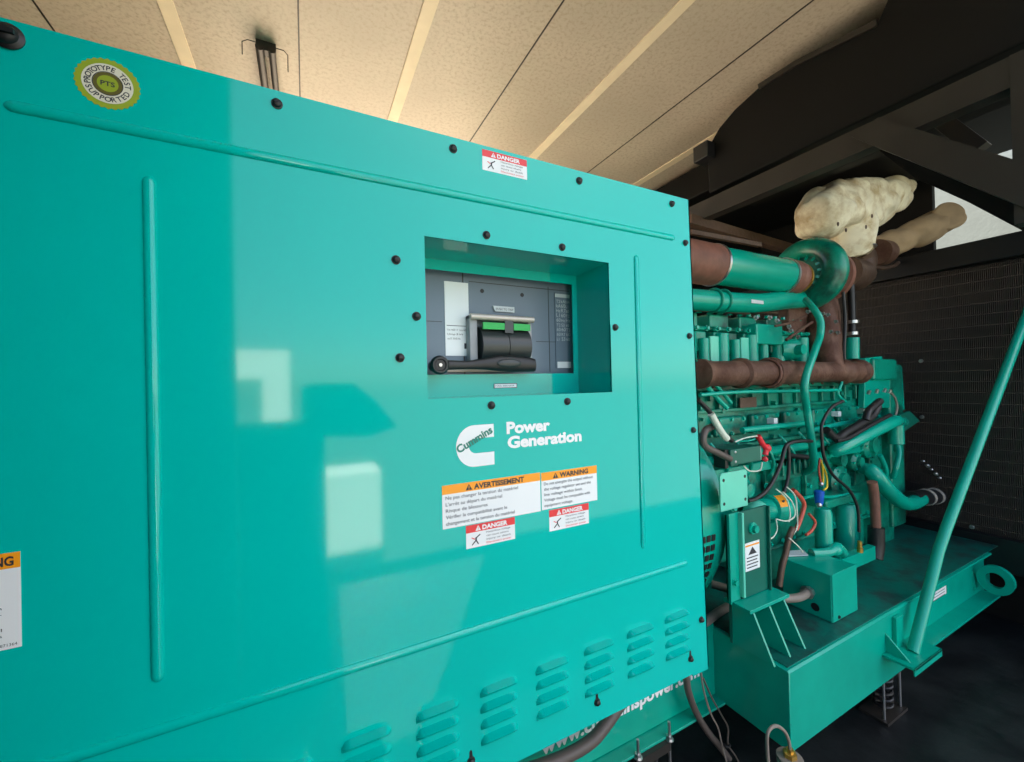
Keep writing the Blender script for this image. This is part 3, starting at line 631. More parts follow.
# centre housing, turbine and its volute
q = MB(); q.lathe([(0, .10), (.02, .155), (.045, .155), (.06, .10), (.10, .09), (.12, .14), (.15, .14), (.16, .11)], (X0 + .05, TY, sc.z), (1, 0, 0), 34); q.build('centre_housing', RUSTRED, E, smooth=35)
q = MB(); tc = AY(851, 275, TY + .03); q.tube(spline([tc + V((-.1, 0, 0)), tc, tc + V((.06, 0, .02)), tc + V((.09, 0, .10)), AY(853, 252, TY + .03)]), [.10] * 13 + [.09] * 12, 20); q.build('turbine_housing', IRON, E, smooth=60)
q = MB(); p_ = [AY(824, 300, 1.2), AY(822, 325, 1.2), AY(823, 345, 1.17), AY(828, 362, 1.12), AY(834, 372, MY)]; q.tube(spline(p_), [.06, .065, .07, .075, .078, .08, .08, .082, .084, .084, .084, .083, .08, .078, .075, .072, .07, .066, .063, .06, .057, .055, .053, .052, .05], 18); q.build('turbine_inlet', RUST, E, smooth=60)
q = MB(); q.box(AY(790, 345, 1.24), AY(822, 310, 1.3)); q.build('heat_shield', RUST, E, bevel=.01)
for p in ((769, 318), (776, 321), (788, 327), (790, 331), (797, 337), (822, 314), (827, 315), (835, 322), (830, 332), (837, 333), (755, 318), (807, 312)): MB().hexb(AY(*p, 1.1), (0, -1, .2), .008, .012).build('turbo_bolt', STEEL, E)
q = MB(); q.tube(spline([AY(786, 340, 1.13), AY(800, 330, 1.12), AY(812, 322, 1.12)]), .007, 8); q.tube(spline([AY(775, 326, 1.15), AY(790, 323, 1.13), AY(806, 316, 1.12)]), .006, 8); q.build('oil_feed_line', RUST, E)
# grey pipes right of turbo, with white clamps
q = MB(); q.tube(spline([AY(843, 292, 1.1), AY(845, 320, 1.1), AY(844, 350, 1.1), AY(845, 372, 1.1)]), .008, 8); q.tube(spline([AY(851, 285, 1.12), AY(852, 310, 1.12), AY(852.5, 335, 1.12)]), .016, 12); q.build('vertical_hose', BLACK, E)
q = MB()
for y in (322, 333.5): c = AY(852.5, y, 1.12); q.cyl(c - V((0, 0, .008)), c + V((0, 0, .008)), .026, n=18)
q.build('hose_clamp', STEEL, E)
q = MB(); c = AY(852.5, 338, 1.12); c2 = AY(852.5, 359, 1.12); q.cyl(c, c2, .03, n=18); q.build('coolant_stub', TEAL2, E)
# long teal vent line in front
q = MB(); q.tube(spline([AY(806, 300, 1.12), AY(813, 308, 1.06), AY(820, 320, 1.03), AY(820, 335, 1.02), AY(815, 350, 1.0), AY(806, 376, .98), AY(804.5, 392, .98), AY(807, 410, 1.0), AY(810.5, 432, 1.0), AY(813.5, 456, 1.02), AY(812, 468, 1.06), AY(802, 473, 1.12), AY(792, 473, 1.16)]), .0155, 14); q.build('vent_line', TEAL2, E, smooth=60)['label'] = 'long bent teal pipe in front of the manifold'
# right-hand end: gear case, plates, coolant pipes
q = MB(); a = AY(864, 545, 1.2); gx0, gx1 = 2.78, 3.25
q.box((3.05, 1.12, -.9), (3.22, 1.78, .06)); q.box((2.82, 1.10, -.03), (3.1, 1.3, .09)); q.build('gear_case', TEAL, E, bevel=.012, seg=3)
q = MB(); q.prism([AY(866, 358, 1.12), AY(882, 356, 1.12), AY(890, 378, 1.12), AY(890, 408, 1.12), AY(864, 408, 1.12)], (0, .03, 0)); q.build('lifting_bracket', TEAL2, E, bevel=.003)
q = MB(); q.prism([AY(885, 368, 1.16), AY(902, 367, 1.16), AY(905, 410, 1.16), AY(885, 408, 1.16)], (0, .03, 0)); q.build('end_cover', TEAL2, E, bevel=.003)
q = MB(); q.prism([AY(898, 415, 1.06), AY(910, 411, 1.06), AY(920, 421, 1.06), AY(905, 431, 1.06), AY(897, 433, 1.06)], (0, .012, 0)); q.build('corner_bracket', DKTEAL, E, bevel=.002)
q = MB(); q.tube(spline([AY(833, 452, 1.08), AY(842, 447, 1.05), AY(868, 434, 1.02), AY(892, 422, 1.0), AY(899, 421, 1.04), AY(903, 423, 1.12)]), .031, 18); q.build('upper_coolant_pipe', TEAL2, E, smooth=60)
c = AY(896, 428, 1.04); q = MB(); q.cyl(c + V((0, 0, .06)), c + V((0, 0, -.09)), .034, n=18); q.build('pipe_union', TEAL2, E, bevel=.006)
q = MB(); q.tube(spline([AY(862, 468, 1.12), AY(870, 470, 1.08), AY(878, 478, 1.05), AY(890, 492, 1.03), AY(902, 502, 1.03), AY(912, 503, 1.03), AY(920, 499, 1.04)]), [.03] * 6 + [.038] * 31, 18); q.build('lower_coolant_pipe', TEAL2, E, smooth=60)
q = MB(); q.tube(spline([AY(911, 499, 1.05), AY(919, 498, 1.05), AY(928, 497, 1.05), AY(938, 496, 1.05)]), .044, 16); q.build('rubber_coupling', BLACK, E, smooth=60)
for x, y in ((926, 497), (934, 496)): c = AY(x, y, 1.05); MB().cyl(c + V((-.012, 0, 0)), c + V((.012, 0, 0)), .048, n=22).build('coupling_clamp', SILVER, E)['label'] = 'bright steel coupling clamp'
# water pump and pulleys
for (x, y, r_, Y_, nm) in ((872, 445, .075, 1.1, 'water_pump'), (893, 447, .05, 1.13, 'idler_housing'), (885, 480, .045, 1.13, 'drain_boss'), (858, 462, .05, 1.12, 'pump_inlet'), (842, 482, .085, 1.13, 'gear_cover'), (783, 453, .04, 1.12, 'filter_head')):
    c = AY(x, y, Y_); q = MB(); q.lathe([(0, r_), (.05, r_), (.06, r_ * .85), (.065, r_ * .6), (.08, r_ * .55), (.082, .001)], c + V((0, .06, 0)), (0, -1, 0), 26); o = q.build(nm, TEAL, E, smooth=35)
    bolts([(c + V((math.cos(t) * r_ * .82, .008, math.sin(t) * r_ * .82)), (0, -1, 0), .007, .012) for t in [i * math.pi / 3 for i in range(6)]], 'flange_bolt', TEAL2, o)
q = MB(); q.tube(spline([AY(895, 440, 1.08), AY(899, 452, 1.06), AY(896, 468, 1.06), AY(893, 478, 1.08)]), .014, 12); q.tube(spline([AY(880, 455, 1.05), AY(886, 470, 1.05), AY(884, 484, 1.08)]), .012, 12); q.build('bypass_tube', TEAL2, E, smooth=60)
c = AY(886, 520, 1.2); q = MB(); q.box((2.85, 1.14, -1.0), (3.12, 1.3, -.55)); q.build('front_support', TEAL, E, bevel=.01)
a = AY(768, 482, 1.13); c = AY(806, 452, 1.13); q = MB(); q.box((a.x, 1.11, a.z), (c.x, 1.2, c.z))
for i in range(7): q.box((a.x + .02 + i * (c.x - a.x - .05) / 6, 1.098, a.z + .02), (a.x + .032 + i * (c.x - a.x - .05) / 6, 1.115, c.z - .02))
q.build('oil_cooler', TEAL, E, bevel=.005)
for p in ((766, 486), (808, 486), (766, 450), (808, 450)): MB().hexb(AY(*p, 1.125), (0, -1, 0), .011, .014).build('cooler_bolt', TEAL2, E)
c = AY(744, 489, 1.1); q = MB(); q.lathe([(0, .055), (.03, .06), (.05, .05), (.06, .03), (.08, .028), (.082, .001)], c + V((0, .05, 0)), (0, -1, 0), 24); q.build('fuel_pump', TEAL2, E, smooth=35)
for pp, r_, m_ in ((((836, 366), (842, 380), (838, 394), (846, 402)), .007, TEAL2), (((890, 392), (895, 398), (897, 408), (894, 420)), .006, CONDUIT), (((700, 395), (740, 392), (790, 391), (840, 390)), .008, TEAL2), (((742, 430), (780, 426), (806, 423)), .012, TEAL2), (((812, 430), (840, 424), (866, 419)), .012, TEAL2), (((800, 500), (812, 496), (830, 497), (850, 494)), .008, TEAL2)):
    MB().tube(spline([AY(*p, 1.07) for p in pp]), r_, 8).build('small_pipe', m_, E, smooth=60)
for x, y in ((884, 392), (876, 393), (889, 393), (868, 394)): MB().lathe([(0, .008), (.02, .008), (.022, .004), (.022, .001)], AY(x, y, 1.06), (0, -.4, 1), 10).build('sensor_plug', STEEL, E)
# oil filters (ribbed vertical canisters)
for (x, y0, y1, r_, Y_) in ((823, 508, 556, .034, 1.02), (846, 503, 552, .055, 1.12)):
    a = AY(x, y0, Y_); c = AY(x, y1, Y_); q = MB(); q.lathe([(0, r_ * .6), (.01, r_), (.03, r_), (abs(a.z - c.z) - .02, r_), (abs(a.z - c.z), r_ * .8), (abs(a.z - c.z), .001)], V((a.x, Y_, c.z)), (0, 0, 1), 26); q.build('oil_filter', TEAL2, E, smooth=35)
c = AY(835, 500, 1.08); q = MB(); q.box((c.x - .14, 1.05, c.z - .02), (c.x + .2, 1.2, c.z + .02)); q.build('filter_head', TEAL, E, bevel=.01)
# sensors
q = MB(); q.lathe([(0, .012), (.01, .016), (.06, .020), (.065, .012), (.065, .001)], AY(819, 505, .99), (.05, 0, 1), 16, BLUE); q.ball(AY(819, 505, .985), .012, 10, STEEL); q.ball(AY(821, 484, .98), .011, 10, STEEL)
q.build('pressure_sensor', None, E)['label'] = 'blue pressure sensor'
for k_, (pp, mm) in enumerate(((((820, 458), (819, 470), (821, 483)), REDW), (((821, 460), (823, 472), (823, 484)), YEL), (((821, 462), (826, 474), (827, 486), (824, 490)), YEL))):
    MB().tube(spline([AY(*p, .985) for p in pp]), .004, 8).build('sensor_wire', mm, E)
# starter motor
a = AY(752, 511, 1.06); c = AY(793, 505, 1.06); q = MB()
q.lathe([(0, .04), (.008, .046), (.10, .046), (.105, .058), (.28, .058), (.285, .05), (.30, .045), (.30, .001)], a, (c - a), 28); ST = q.build('starter_motor', TEAL2, E, smooth=35)
m0 = a + (c - a).normalized() * .105; q = MB(); vs = []
for i in range(2):
    for j in range(6):
        t = math.radians(20 + j * 11); vs.append(m0 + (c - a).normalized() * (i * .06 + j * .004) + V((0, -math.cos(t), math.sin(t))) * .0592)
q.add(vs, [(j, j + 1, 6 + j + 1, 6 + j) for j in range(5)], ORANGE); cc = m0 + (c - a).normalized() * .037 + V((0, -.0455, .0405)); q.ball(cc, .009, 8, INK, (1, .5, .7)); q.build('orange_sticker', None, ST, smooth=60)['label'] = 'orange sticker'
a2 = AY(742, 521, 1.02); q = MB(); q.ball(AY(756, 511, 1.03), .043, 16, None, (1.3, 1, 1)); q.build('solenoid_cap', PALE, ST, smooth=80)
# green wall of the pan in front of bell housing plus small plumbing
q = MB()
for pp, r_ in ((((697, 372), (706, 385), (716, 397), (727, 408)), .010), (((697, 360), (709, 378), (722, 392), (731, 403)), .008)): q.tube(spline([AY(*p, 1.09) for p in pp]), r_, 10)
q.build('injector_line', TEAL2, E, smooth=60)
random.seed(11)
for i in range(9):
    x = 1.5 + i * .16; q = MB(); z = -.29 - random.random() * .05
    q.tube(spline([V((x, BY - .02, -.27)), V((x + .02, BY - .06, -.33)), V((x + .05, BY - .06, z - .06)), V((x + .06, BY - .02, z - .13))]), .007, 8); q.build('fuel_pipe', TEAL2, E, smooth=60)
q = MB(); q.tube([AY(786, 455, 1.1), AY(806, 457, 1.1)], .014, 10); q.build('rubber_stub', BLACK, E)

# ------------------------------------------------------------------ junction box on the skid
J = thing('junction_box', 'teal steel junction box bolted on the skid deck, grey conduit in its side', 'junction box', (1.93, .97, ZT))
q = MB(); q.box((1.835, .871, ZT + .003), (2.03, 1.056, -.787)); q.build('box_body', TEAL2, J, bevel=.004)
MB().box((1.838, .868, ZT + .006), (2.027, .871, -.785)).build('front_cover', TEAL2, J, bevel=.001)
q = MB(); q.hexb((1.88, .868, ZT + .018), (0, -1, 0), .005, .005); q.build('cover_screw', BLACK, J)
MB().lathe([(0, .016), (.001, .016), (.001, .0001)], (1.835, .93, -.94), (-1, 0, 0), 16).build('knockout_hole', BLACK, J)
q = MB(); q.lathe([(0, .022), (.012, .022), (.013, .026), (.022, .026), (.022, .001)], (1.835, .95, -.885), (-1, 0, 0), 8); q.build('conduit_connector', STEEL, J)
q = MB(); a = AZ(798, 556, -.784); q.prism([a + V((-.05, .02, 0)), a + V((.04, -.02, 0)), a + V((.08, .02, 0)), a + V((-.01, .055, 0))], (0, 0, .004)); q.build('lid_tag', GREYLBL, J)
def tube_thing(name, label, cat, pts, r, m, n=12, group=None, k=6):
    q = MB(); q.tube(spline(pts, k), r, n); o = q.build(name, m, smooth=60, root=V(pts[0])); return tag(o, label, cat, group)
tube_thing('flexible_conduit', 'grey flexible conduit entering the left side of the junction box', 'conduit', [V((1.82, .95, -.885)), V((1.77, .955, -.895)), V((1.70, .985, -.895)), V((1.60, 1.04, -.88)), V((1.5, 1.15, -.86))], .016, CONDUIT)
tube_thing('flexible_conduit', 'short grey conduit poking out at the right edge of the housing', 'conduit', [AY(690, 632, 1.06), AY(705, 622, 1.08), AY(716, 614, 1.1), AY(727, 607, 1.13)], .017, CONDUIT)
tube_thing('flexible_conduit', 'thick brown hose curving below the bottom edge of the housing', 'hose', [AY(470, 795, 1.0), AY(520, 774, 1.02), AY(560, 759, 1.02), AY(590, 742, 1.02), AY(606, 724, 1.03), AY(622, 702, 1.05), AY(640, 684, 1.07)], .019, HOSEBR)
tube_thing('flexible_conduit', 'grey brown conduit hanging from the housing corner to the floor', 'conduit', [AY(686, 672, 1.03), AY(688, 690, 1.03), AY(696, 712, 1.03), AY(708, 732, 1.03), AY(724, 752, 1.03), AY(740, 775, 1.03)], .012, HOSEBR)
for i, (pp, lb) in enumerate(((((701, 673), (704, 692), (711, 714), (718, 728), (722, 745), (730, 775)), 'thin pale cable hanging beside the grey brown conduit'), (((703, 678), (712, 698), (722, 716), (728, 728), (728, 744), (736, 757), (745, 775)), 'thin grey cable looping low beside the hanging conduit'))):
    tube_thing('hanging_cable', lb, 'cable', [AY(*p, 1.0) for p in pp], .0032, CONDUIT if i == 0 else HOSEBR, 8)
tag(MB().tube(spline([AY(724, 745, .995), AY(727, 747, .985), AY(730, 745, .995), AY(727, 744, 1.01), AY(724, 745, .995)]), .004, 8).build('cable_tie', BLACK, root=AY(724, 745, 1.0)), 'black cable tie binding the hanging cables', 'cable tie')
# grey looped cable and brass probe near the bottom
HZ = .70
pb = AY(790, 757, HZ)
SB = thing('sensor_housing', 'round grey sensor housing with brass fitting at the bottom of the picture', 'sensor', (pb.x, pb.y, pb.z - .06))
q = MB(); q.lathe([(0, .03), (.05, .034), (.06, .034), (.062, .02), (.062, .001)], pb + V((0, 0, -.06)), (0, 0, 1), 24); q.build('housing_cup', CONDUIT, SB)
q = MB(); q.lathe([(0, .018), (.012, .018), (.014, .010), (.022, .010)], pb + V((0, 0, .002)), (0, 0, 1), 6); q.build('brass_nut', BRASS, SB)
tube_thing('looped_cable', 'thin grey cable arching over the brass sensor fitting', 'cable', [pb + V((0, 0, .02)), AY(789, 742, HZ), AY(785, 732, HZ), AY(777, 726, HZ), AY(770, 729, HZ), AY(767, 740, HZ), AY(769, 775, HZ)], .0045, CONDUIT, 8)

# ------------------------------------------------------------------ wiring and hoses on the engine side (each its own thing)
def wires(name, label, px, Y, r, m, cat='cable', n=8):
    Ys = Y if hasattr(Y, '__len__') else [Y] * len(px)
    return tube_thing(name, label, cat, [AY(*p, y) for p, y in zip(px, Ys)], r, m, n)
wires('black_cable', 'black cable falling in a long curve to the orange fitting', ((843, 401), (831, 408), (822, 424), (822, 440), (824, 457), (833, 475), (849, 490), (857.5, 508), (859, 532)), .96, .0066, BLACK)
tag(MB().lathe([(0, .012), (.02, .012), (.022, .009), (.05, .009)], AY(860, 552, .96), (0, 0, 1), 12).build('brass_fitting', BRASS, root=AY(860, 552, .96)), 'orange brass fitting at the lower end of the black cable', 'fitting')
wires('wiring_loom', 'black wiring loom crossing from the vent pipe and falling left to the starter', ((812, 441), (800, 441), (790, 443), (785, 448), (781, 463), (775, 477), (767, 490), (757, 498), (748, 501)), 1.0, .008, BLACK)
wires('wiring_loom', 'black wiring loom dropping straight behind the starter motor', ((788, 446), (789, 460), (788, 478), (784, 492)), 1.01, .007, BLACK)
wires('black_hose', 'thick black hose lying along the upper coolant pipe', ((878, 406), (872, 416), (860, 424), (846, 432), (836, 438), (826, 430)), 1.0, .018, BLACK)
wires('black_hose', 'thinner black hose running beside the thick one above the coolant pipe', ((890, 415), (876, 422), (862, 430), (848, 438), (836, 441)), .99, .010, BLACK)
wires('black_hose', 'short black hose bent round the connector block near the gear case', ((880, 401), (874, 406), (868, 412), (866, 420)), .99, .017, BLACK)
for i, (pp, Y, lb) in enumerate(((((776, 489), (786, 498), (790, 512), (789, 522)), .97, 'white wire arching over the starter, innermost'), (((787, 487), (795, 496), (797, 512), (797, 528), (791, 536)), .96, 'white wire arching over the starter, outermost'), (((783, 492), (792, 502), (795, 515), (787, 521), (776, 519)), .965, 'white wire arching over the starter, middle one'), (((776, 520), (777, 530), (772, 538), (764, 539)), .96, 'white wire loop right below the starter'), (((789, 538), (797, 545), (803, 552)), .95, 'short white wire end pointing at the junction box'))):
    wires('white_wire', lb, pp, Y, .0026, WIREW)
wires('red_wire', 'reddish wire bundle bending down right of the starter', ((793, 490), (801, 498), (804, 506), (800, 520), (796, 530)), .99, .009, REDW)
wires('brown_sleeve', 'brown corrugated cable sleeve rising in front of the crankcase', ((779, 586), (782, 566), (786, 552), (789, 537), (793, 528)), .96, .012, IRON)
wires('red_wire', 'pink wire hooked beside the oil filter', ((806, 535), (812, 530), (815, 522), (809, 514)), 1.0, .006, REDW)
wires('black_hose', 'black hose end with pale tape left of the relay box', ((698, 400), (707, 409), (716, 420), (722, 432), (732, 441)), 1.0, .009, BLACK)
wires('cable_tape', 'white tape wrap around the hose left of the relay box', ((711, 414), (716, 423), (722, 433), (727, 439)), .992, .0125, WIREW)
wires('ribbed_hose', 'brown ribbed hose loop left of the relay box', ((716, 425), (706, 430), (703, 440), (706, 447), (716, 452), (730, 459)), 1.02, .013, HOSEBR)
wires('rusty_pipe', 'rusty vertical pipe right of the oil filters', ((872, 482), (874, 494), (875, 508), (876, 530)), 1.0, .022, RUSTRED)
wires('foam_sleeve', 'black foam sleeve under the rusty pipe', ((876, 527), (876, 545), (874, 558)), 1.0, .036, BLACK)
q = MB(); c = AY(829, 552, .98); q.tube(spline([c + V((-.08, .03, 0)), c, c + V((.07, .0, .01)), c + V((.12, .0, -.03))]), .02, 12); q.ball(c + V((.05, 0, 0)), .034, 12, None, (1.2, .8, .8))
tag(q.build('drain_valve', TEAL2, root=c, smooth=60), 'teal drain valve above the junction box', 'valve')
q = MB(); q.box(AY(842, 560, .97), AY(868, 557, 1.0)); tag(q.build('fitting_bracket', TEAL2, root=AY(842, 560, .97)), 'small flat teal bracket under the orange fitting', 'bracket')

# ------------------------------------------------------------------ diagonal brace in front of the radiator
q = MB(); s0 = AY(913, 652, .75); s1 = AY(940, 545, .75); s2 = AX(1024, 322, 3.35); s3 = s2 + (s2 - s1) * .1
BR = thing('diagonal_brace', 'long slanting teal tube brace rising from the skid bracket', 'brace', s0)
d_ = (s0 - s1).normalized()
q.tube([s0, s0.lerp(s1, .75), s1.lerp(s0, .06), s1.lerp(s2, .06), s1.lerp(s2, .5), s3], .020, 20); q.build('brace_tube', TEAL2, BR, smooth=60)
MB().box((s0.x - .05, s0.y - .04, s0.z - .012), (s0.x + .12, s0.y + .03, s0.z)).build('foot_plate', TEAL2, BR)

# ------------------------------------------------------------------ radiator
RX = 3.5
Rd = thing('radiator', 'large black radiator with vertical fins behind the engine', 'radiator', (RX, 1.45, ZT))
q = MB(); q.box((RX + .02, .50, -1.0), (RX + .1, 2.4, .73)); q.build('core', RADF, Rd)
q = MB()
for i in range(240):
    y = .50 + i * .0079; q.box((RX, y, -.93), (RX + .02, y + .0022, .62))
q.build('core_fins', RADM, Rd, smooth=0)
q = MB()
for i in range(24): q.box((RX + .006, .50, -.9 + i * .065), (RX + .022, 2.4, -.894 + i * .065))
q.build('core_tubes', RADM, Rd, smooth=0)
q = MB(); q.box((RX - .05, .40, .63), (RX + .14, 2.45, .76)); q.box((RX - .04, .40, -1.1), (RX + .14, .50, .76)); q.box((RX - .04, .40, -1.12), (RX + .14, 2.45, -.93)); q.box((RX - .05, 2.38, -1.1), (RX + .14, 2.45, .76))
q.build('radiator_frame', RADF, Rd, bevel=.006)
for p, Y in (((769 + 152, 361), 0), ((922, 417), 0), ((928, 466), 0), ((936, 474), 0), ((972, 527), 0)): MB().hexb(AX(*p, RX - .002), (-1, 0, 0), .009, .012).build('core_bolt', STEEL, Rd)
# chain-like safety wire on the fins
q = MB()
for i in range(5):
    c = AX(922.5 + i * 4.2, 461 + i * 4.2, RX - .02); q.ball(c, .012, 8, None, (.5, 1, .6))
tag(q.build('bead_chain', STEEL, root=AX(930, 470, RX)), 'short bright bead chain hanging on the radiator fins', 'chain')

# ------------------------------------------------------------------ exhaust: insulated elbow, wrapped pipe, silencer and its steel frame
EX = thing('exhaust_elbow', 'puffy cream insulation blanket over the exhaust elbow above the turbocharger', 'exhaust elbow', AY(852, 250, 1.22))
def blanket(pts, rad, name, m, parent, seed, amp=.016, n=40, k=8, fl=1.):
    P = spline(pts, k); N = len(P); rs = []
    for i in range(N):
        t = i / (N - 1) * (len(rad) - 1); a_ = int(min(t, len(rad) - 2)); f = t - a_; f = f * f * (3 - 2 * f); rs.append(rad[a_] * (1 - f) + rad[a_ + 1] * f)
    q = MB(); q.tube(P, rs, n)
    out = []
    for idx, v in enumerate(q.v):
        i = idx // n; c = P[min(i, N - 1)]; d = (v - c)
        nn = .7 * noise.noise(v * 9 + V((seed, 0, 0))) - .9 * max(0, 1 - 3.2 * abs(noise.noise(v * 7.5 + V((0, seed, 2.))))) + .25 * noise.noise(v * 26)
        out.append(v + d.normalized() * nn * amp if d.length > 1e-5 else v)
    q.v = out; o = q.build(name, m, parent, smooth=180); s = o.modifiers.new('sub', 'SUBSURF'); s.levels = 1; s.render_levels = 1
    return o
bl = [AY(810, 219, 1.18), AY(813, 218, 1.18), AY(824, 213, 1.19), AY(840, 209, 1.2), AY(857, 206, 1.2), AY(874, 203, 1.2), AY(890, 196, 1.2), AY(903, 190, 1.2), AY(909, 188, 1.2)]
blanket(bl, [.02, .11, .145, .155, .155, .145, .11, .07, .02], 'insulation_blanket', CREAM, EX, 3.1, .03)
blanket([AY(851, 215, 1.2), AY(850, 228, 1.2), AY(849, 238, 1.2), AY(848, 247, 1.22), AY(848, 251, 1.22)], [.11, .13, .125, .13, .122], 'blanket_collar', CREAM, EX, 8.2, .014)
q = MB(); c = AY(848, 250, 1.22); q.tube([c + V((math.cos(t) * .123, math.sin(t) * .123, math.sin(t * 1) * .004)) for t in [i * math.pi / 16 for i in range(33)]], .006, 8); q.build('lacing_wire', STEEL, EX)
# seam ties on the blanket
for p in ((838, 224), (846, 230), (866, 227), (872, 216)): MB().ball(AY(*p, 1.03), .007, 8, None, (1, .6, 1.6)).build('blanket_tie', IRON, EX)
WP = thing('wrapped_exhaust_pipe', 'tan cloth-wrapped exhaust pipe climbing right behind the cream blanket', 'exhaust pipe', AY(885, 250, 1.35))
blanket([AY(868, 252, 1.27), AY(885, 246, 1.22), AY(905, 238, 1.16), AY(922, 231, 1.10), AY(938, 223, 1.06), AY(950, 215, .99)], [.085, .085, .085, .09, .09, .085], 'wrapped_pipe', KHAKI, WP, 5.5, .014)
q = MB(); q.tube(spline([AY(862, 262, 1.2), AY(880, 268, 1.2), AY(893, 266, 1.2), AY(898, 263, 1.2)]), .012, 10); q.build('support_strap', IRON, WP)
c = AY(880, 250, 1.18); q = MB(); q.cyl(c + V((-.05, 0, -.02)), c + V((.10, .02, .0)), .075, n=24); q.build('pipe_flange', RUST, WP, smooth=40)

SX = 2.0
prof = [(1.49, 1.02), (1.495, 1.2), (1.475, 1.29), (1.42, 1.345), (1.33, 1.39), (1.195, 1.424), (1.03, 1.42), (.86, 1.39), (.74, 1.37), (.70, 1.45), (.30, 1.47), (.30, 1.02)]
SI = thing('exhaust_silencer', 'big black exhaust silencer hanging under the ceiling above the engine', 'silencer', (SX, 1.2, 1.02))
q = MB(); q.prism([(SX, y, z) for y, z in prof], (.42, 0, 0)); q.build('silencer_body', BLKSIL, SI, bevel=.01)
q = MB(); q.box((SX + .42, .30, 1.26), (3.6, 2.6, 1.46)); q.build('ceiling_blackout', BLKSIL, SI, bevel=.01)  # dark box added so the lit ceiling behind stays hidden
q = MB(); q.prism([(SX - .012, y + (.004 if y > 1 else 0), z + .004) for y, z in prof[5:9]] + [(SX - .012, y, z - .02) for y, z in prof[5:9]][::-1], (.012, 0, 0)); q.build('rim_strip', BLKSTEEL, SI)
q = MB(); bc = AX(703, 153, SX - .03); q.box((SX - .06, bc.y - .05, bc.z - .045), (SX + .03, bc.y + .04, bc.z + .04)); q.box((SX - .04, 1.47, bc.z - .03), (SX + .02, bc.y - .04, bc.z + .03)); q.build('hanger_block', BLACK, SI, bevel=.004)
# steel frame
FR = thing('steel_truss', 'brown-black steel truss with diagonal gusset below the silencer', 'steel truss', (1.9, .42, .5))
FX = 1.93
def AF(x, y): return AX(x, y, FX)
t0 = AF(700, 202); t1 = AF(1024, 52); zt_, zb_ = AF(900, 108).z, AF(900, 108).z - .095
q = MB(); q.box((FX, .36, zb_), (FX + .06, 2.5, zt_)); q.build('top_beam', BLKSTEEL, FR)
q = MB(); q.prism([p - V((.012, 0, 0)) for p in (AF(880, 118), AF(1030, 165), AF(1030, 210), AF(852, 137))], (.05, 0, 0)); q.build('brace_bar', BLKSTEEL, FR)
q = MB(); a = AF(1014, 200); q.box((FX - .004, a.y - .07, AF(1014, 225).z), (FX + .06, a.y, zt_)); q.build('hanging_post', BLKSTEEL, FR)
q = MB(); q.bar(AX(936, 116, FX + .2), AX(981, 150, FX + .2), .05, .05); q.build('short_brace', BLKSTEEL, FR, bevel=.002)
q = MB(); q.box((FX + .06, 1.75, zb_ + .0), (2.9, 1.80, zb_ + .06)); q.build('rear_beam', BLKSIL, FR)
q = MB(); q.prism([AX(872, 145, 2.02), AX(1040, 185, 2.02), AX(1040, 240, 2.02), AX(968, 202, 2.02), AX(915, 178, 2.02)], (.03, 0, 0)); q.build('gusset_plate', BLKSIL, FR)
# rusty rail just above the intake pipe
q = MB(); q.bar(AY(688, 220, 1.5), AY(800, 252, 1.5), .05, .05); q.bar(AY(690, 232, 1.3), AY(760, 245, 1.3), .02, .02)
tag(q.build('pipe_rail', IRON, root=AY(700, 230, 1.5)), 'brown angle rail running above the intake pipe', 'rail')
# conduit hung from the ceiling
CC = thing('ceiling_conduit', 'pair of thin dark conduits clipped below the ceiling at upper left', 'conduit', (-.13, 2.3, CZ))
q = MB(); q.cyl((-.150, 2.0, 1.455), (-.150, 3.2, 1.455), .016); q.cyl((-.104, 2.0, 1.455), (-.104, 3.2, 1.455), .014); q.build('conduit_tube', BLKSTEEL, CC)
q = MB(); q.tube([(-.215, 2.03, 1.42), (-.215, 2.03, 1.475), (-.195, 2.03, 1.49), (-.06, 2.03, 1.49), (-.045, 2.03, 1.475), (-.045, 2.03, 1.40)], .002, 8); q.box((-.165, 2.02, 1.46), (-.09, 2.06, 1.5)); q.build('wire_clip', BLKSTEEL, CC)

# ------------------------------------------------------------------ spring isolators under the skid
def isolator(x, y, label):
    o = thing('spring_isolator', label, 'isolator', (x, y, FLOOR), 'spring isolators under the skid')
    q = MB(); q.box((x - .09, y - .05, FLOOR), (x + .09, y + .05, FLOOR + .012)); q.build('base_plate', BLKSTEEL, o)
    q = MB(); q.tube([V((x + math.cos(t) * .03, y + math.sin(t) * .03, FLOOR + .018 + t / 31.4 * .135)) for t in [i * math.pi / 8 for i in range(81)]], .006, 8); q.build('spring', BLACK, o)
    q = MB(); q.box((x - .07, y - .04, FLOOR + .17), (x + .07, y + .04, FLOOR + .20)); q.build('top_plate', BLKSTEEL, o)
    for sx in (-.07, .075):
        q = MB(); q.cyl((x + sx, y - .03, FLOOR + .01), (x + sx, y - .03, FLOOR + .26), .005, n=10); q.hexb((x + sx, y - .03, FLOOR + .2), (0, 0, 1), .011, .014); q.build('levelling_bolt', STEEL, o)
isolator(2.20, .86, 'black spring isolator under the skid below the brace foot')
isolator(1.03, 1.06, 'black spring isolator under the lettered side rail')
q = MB(); a = AY(906, 702, .8)

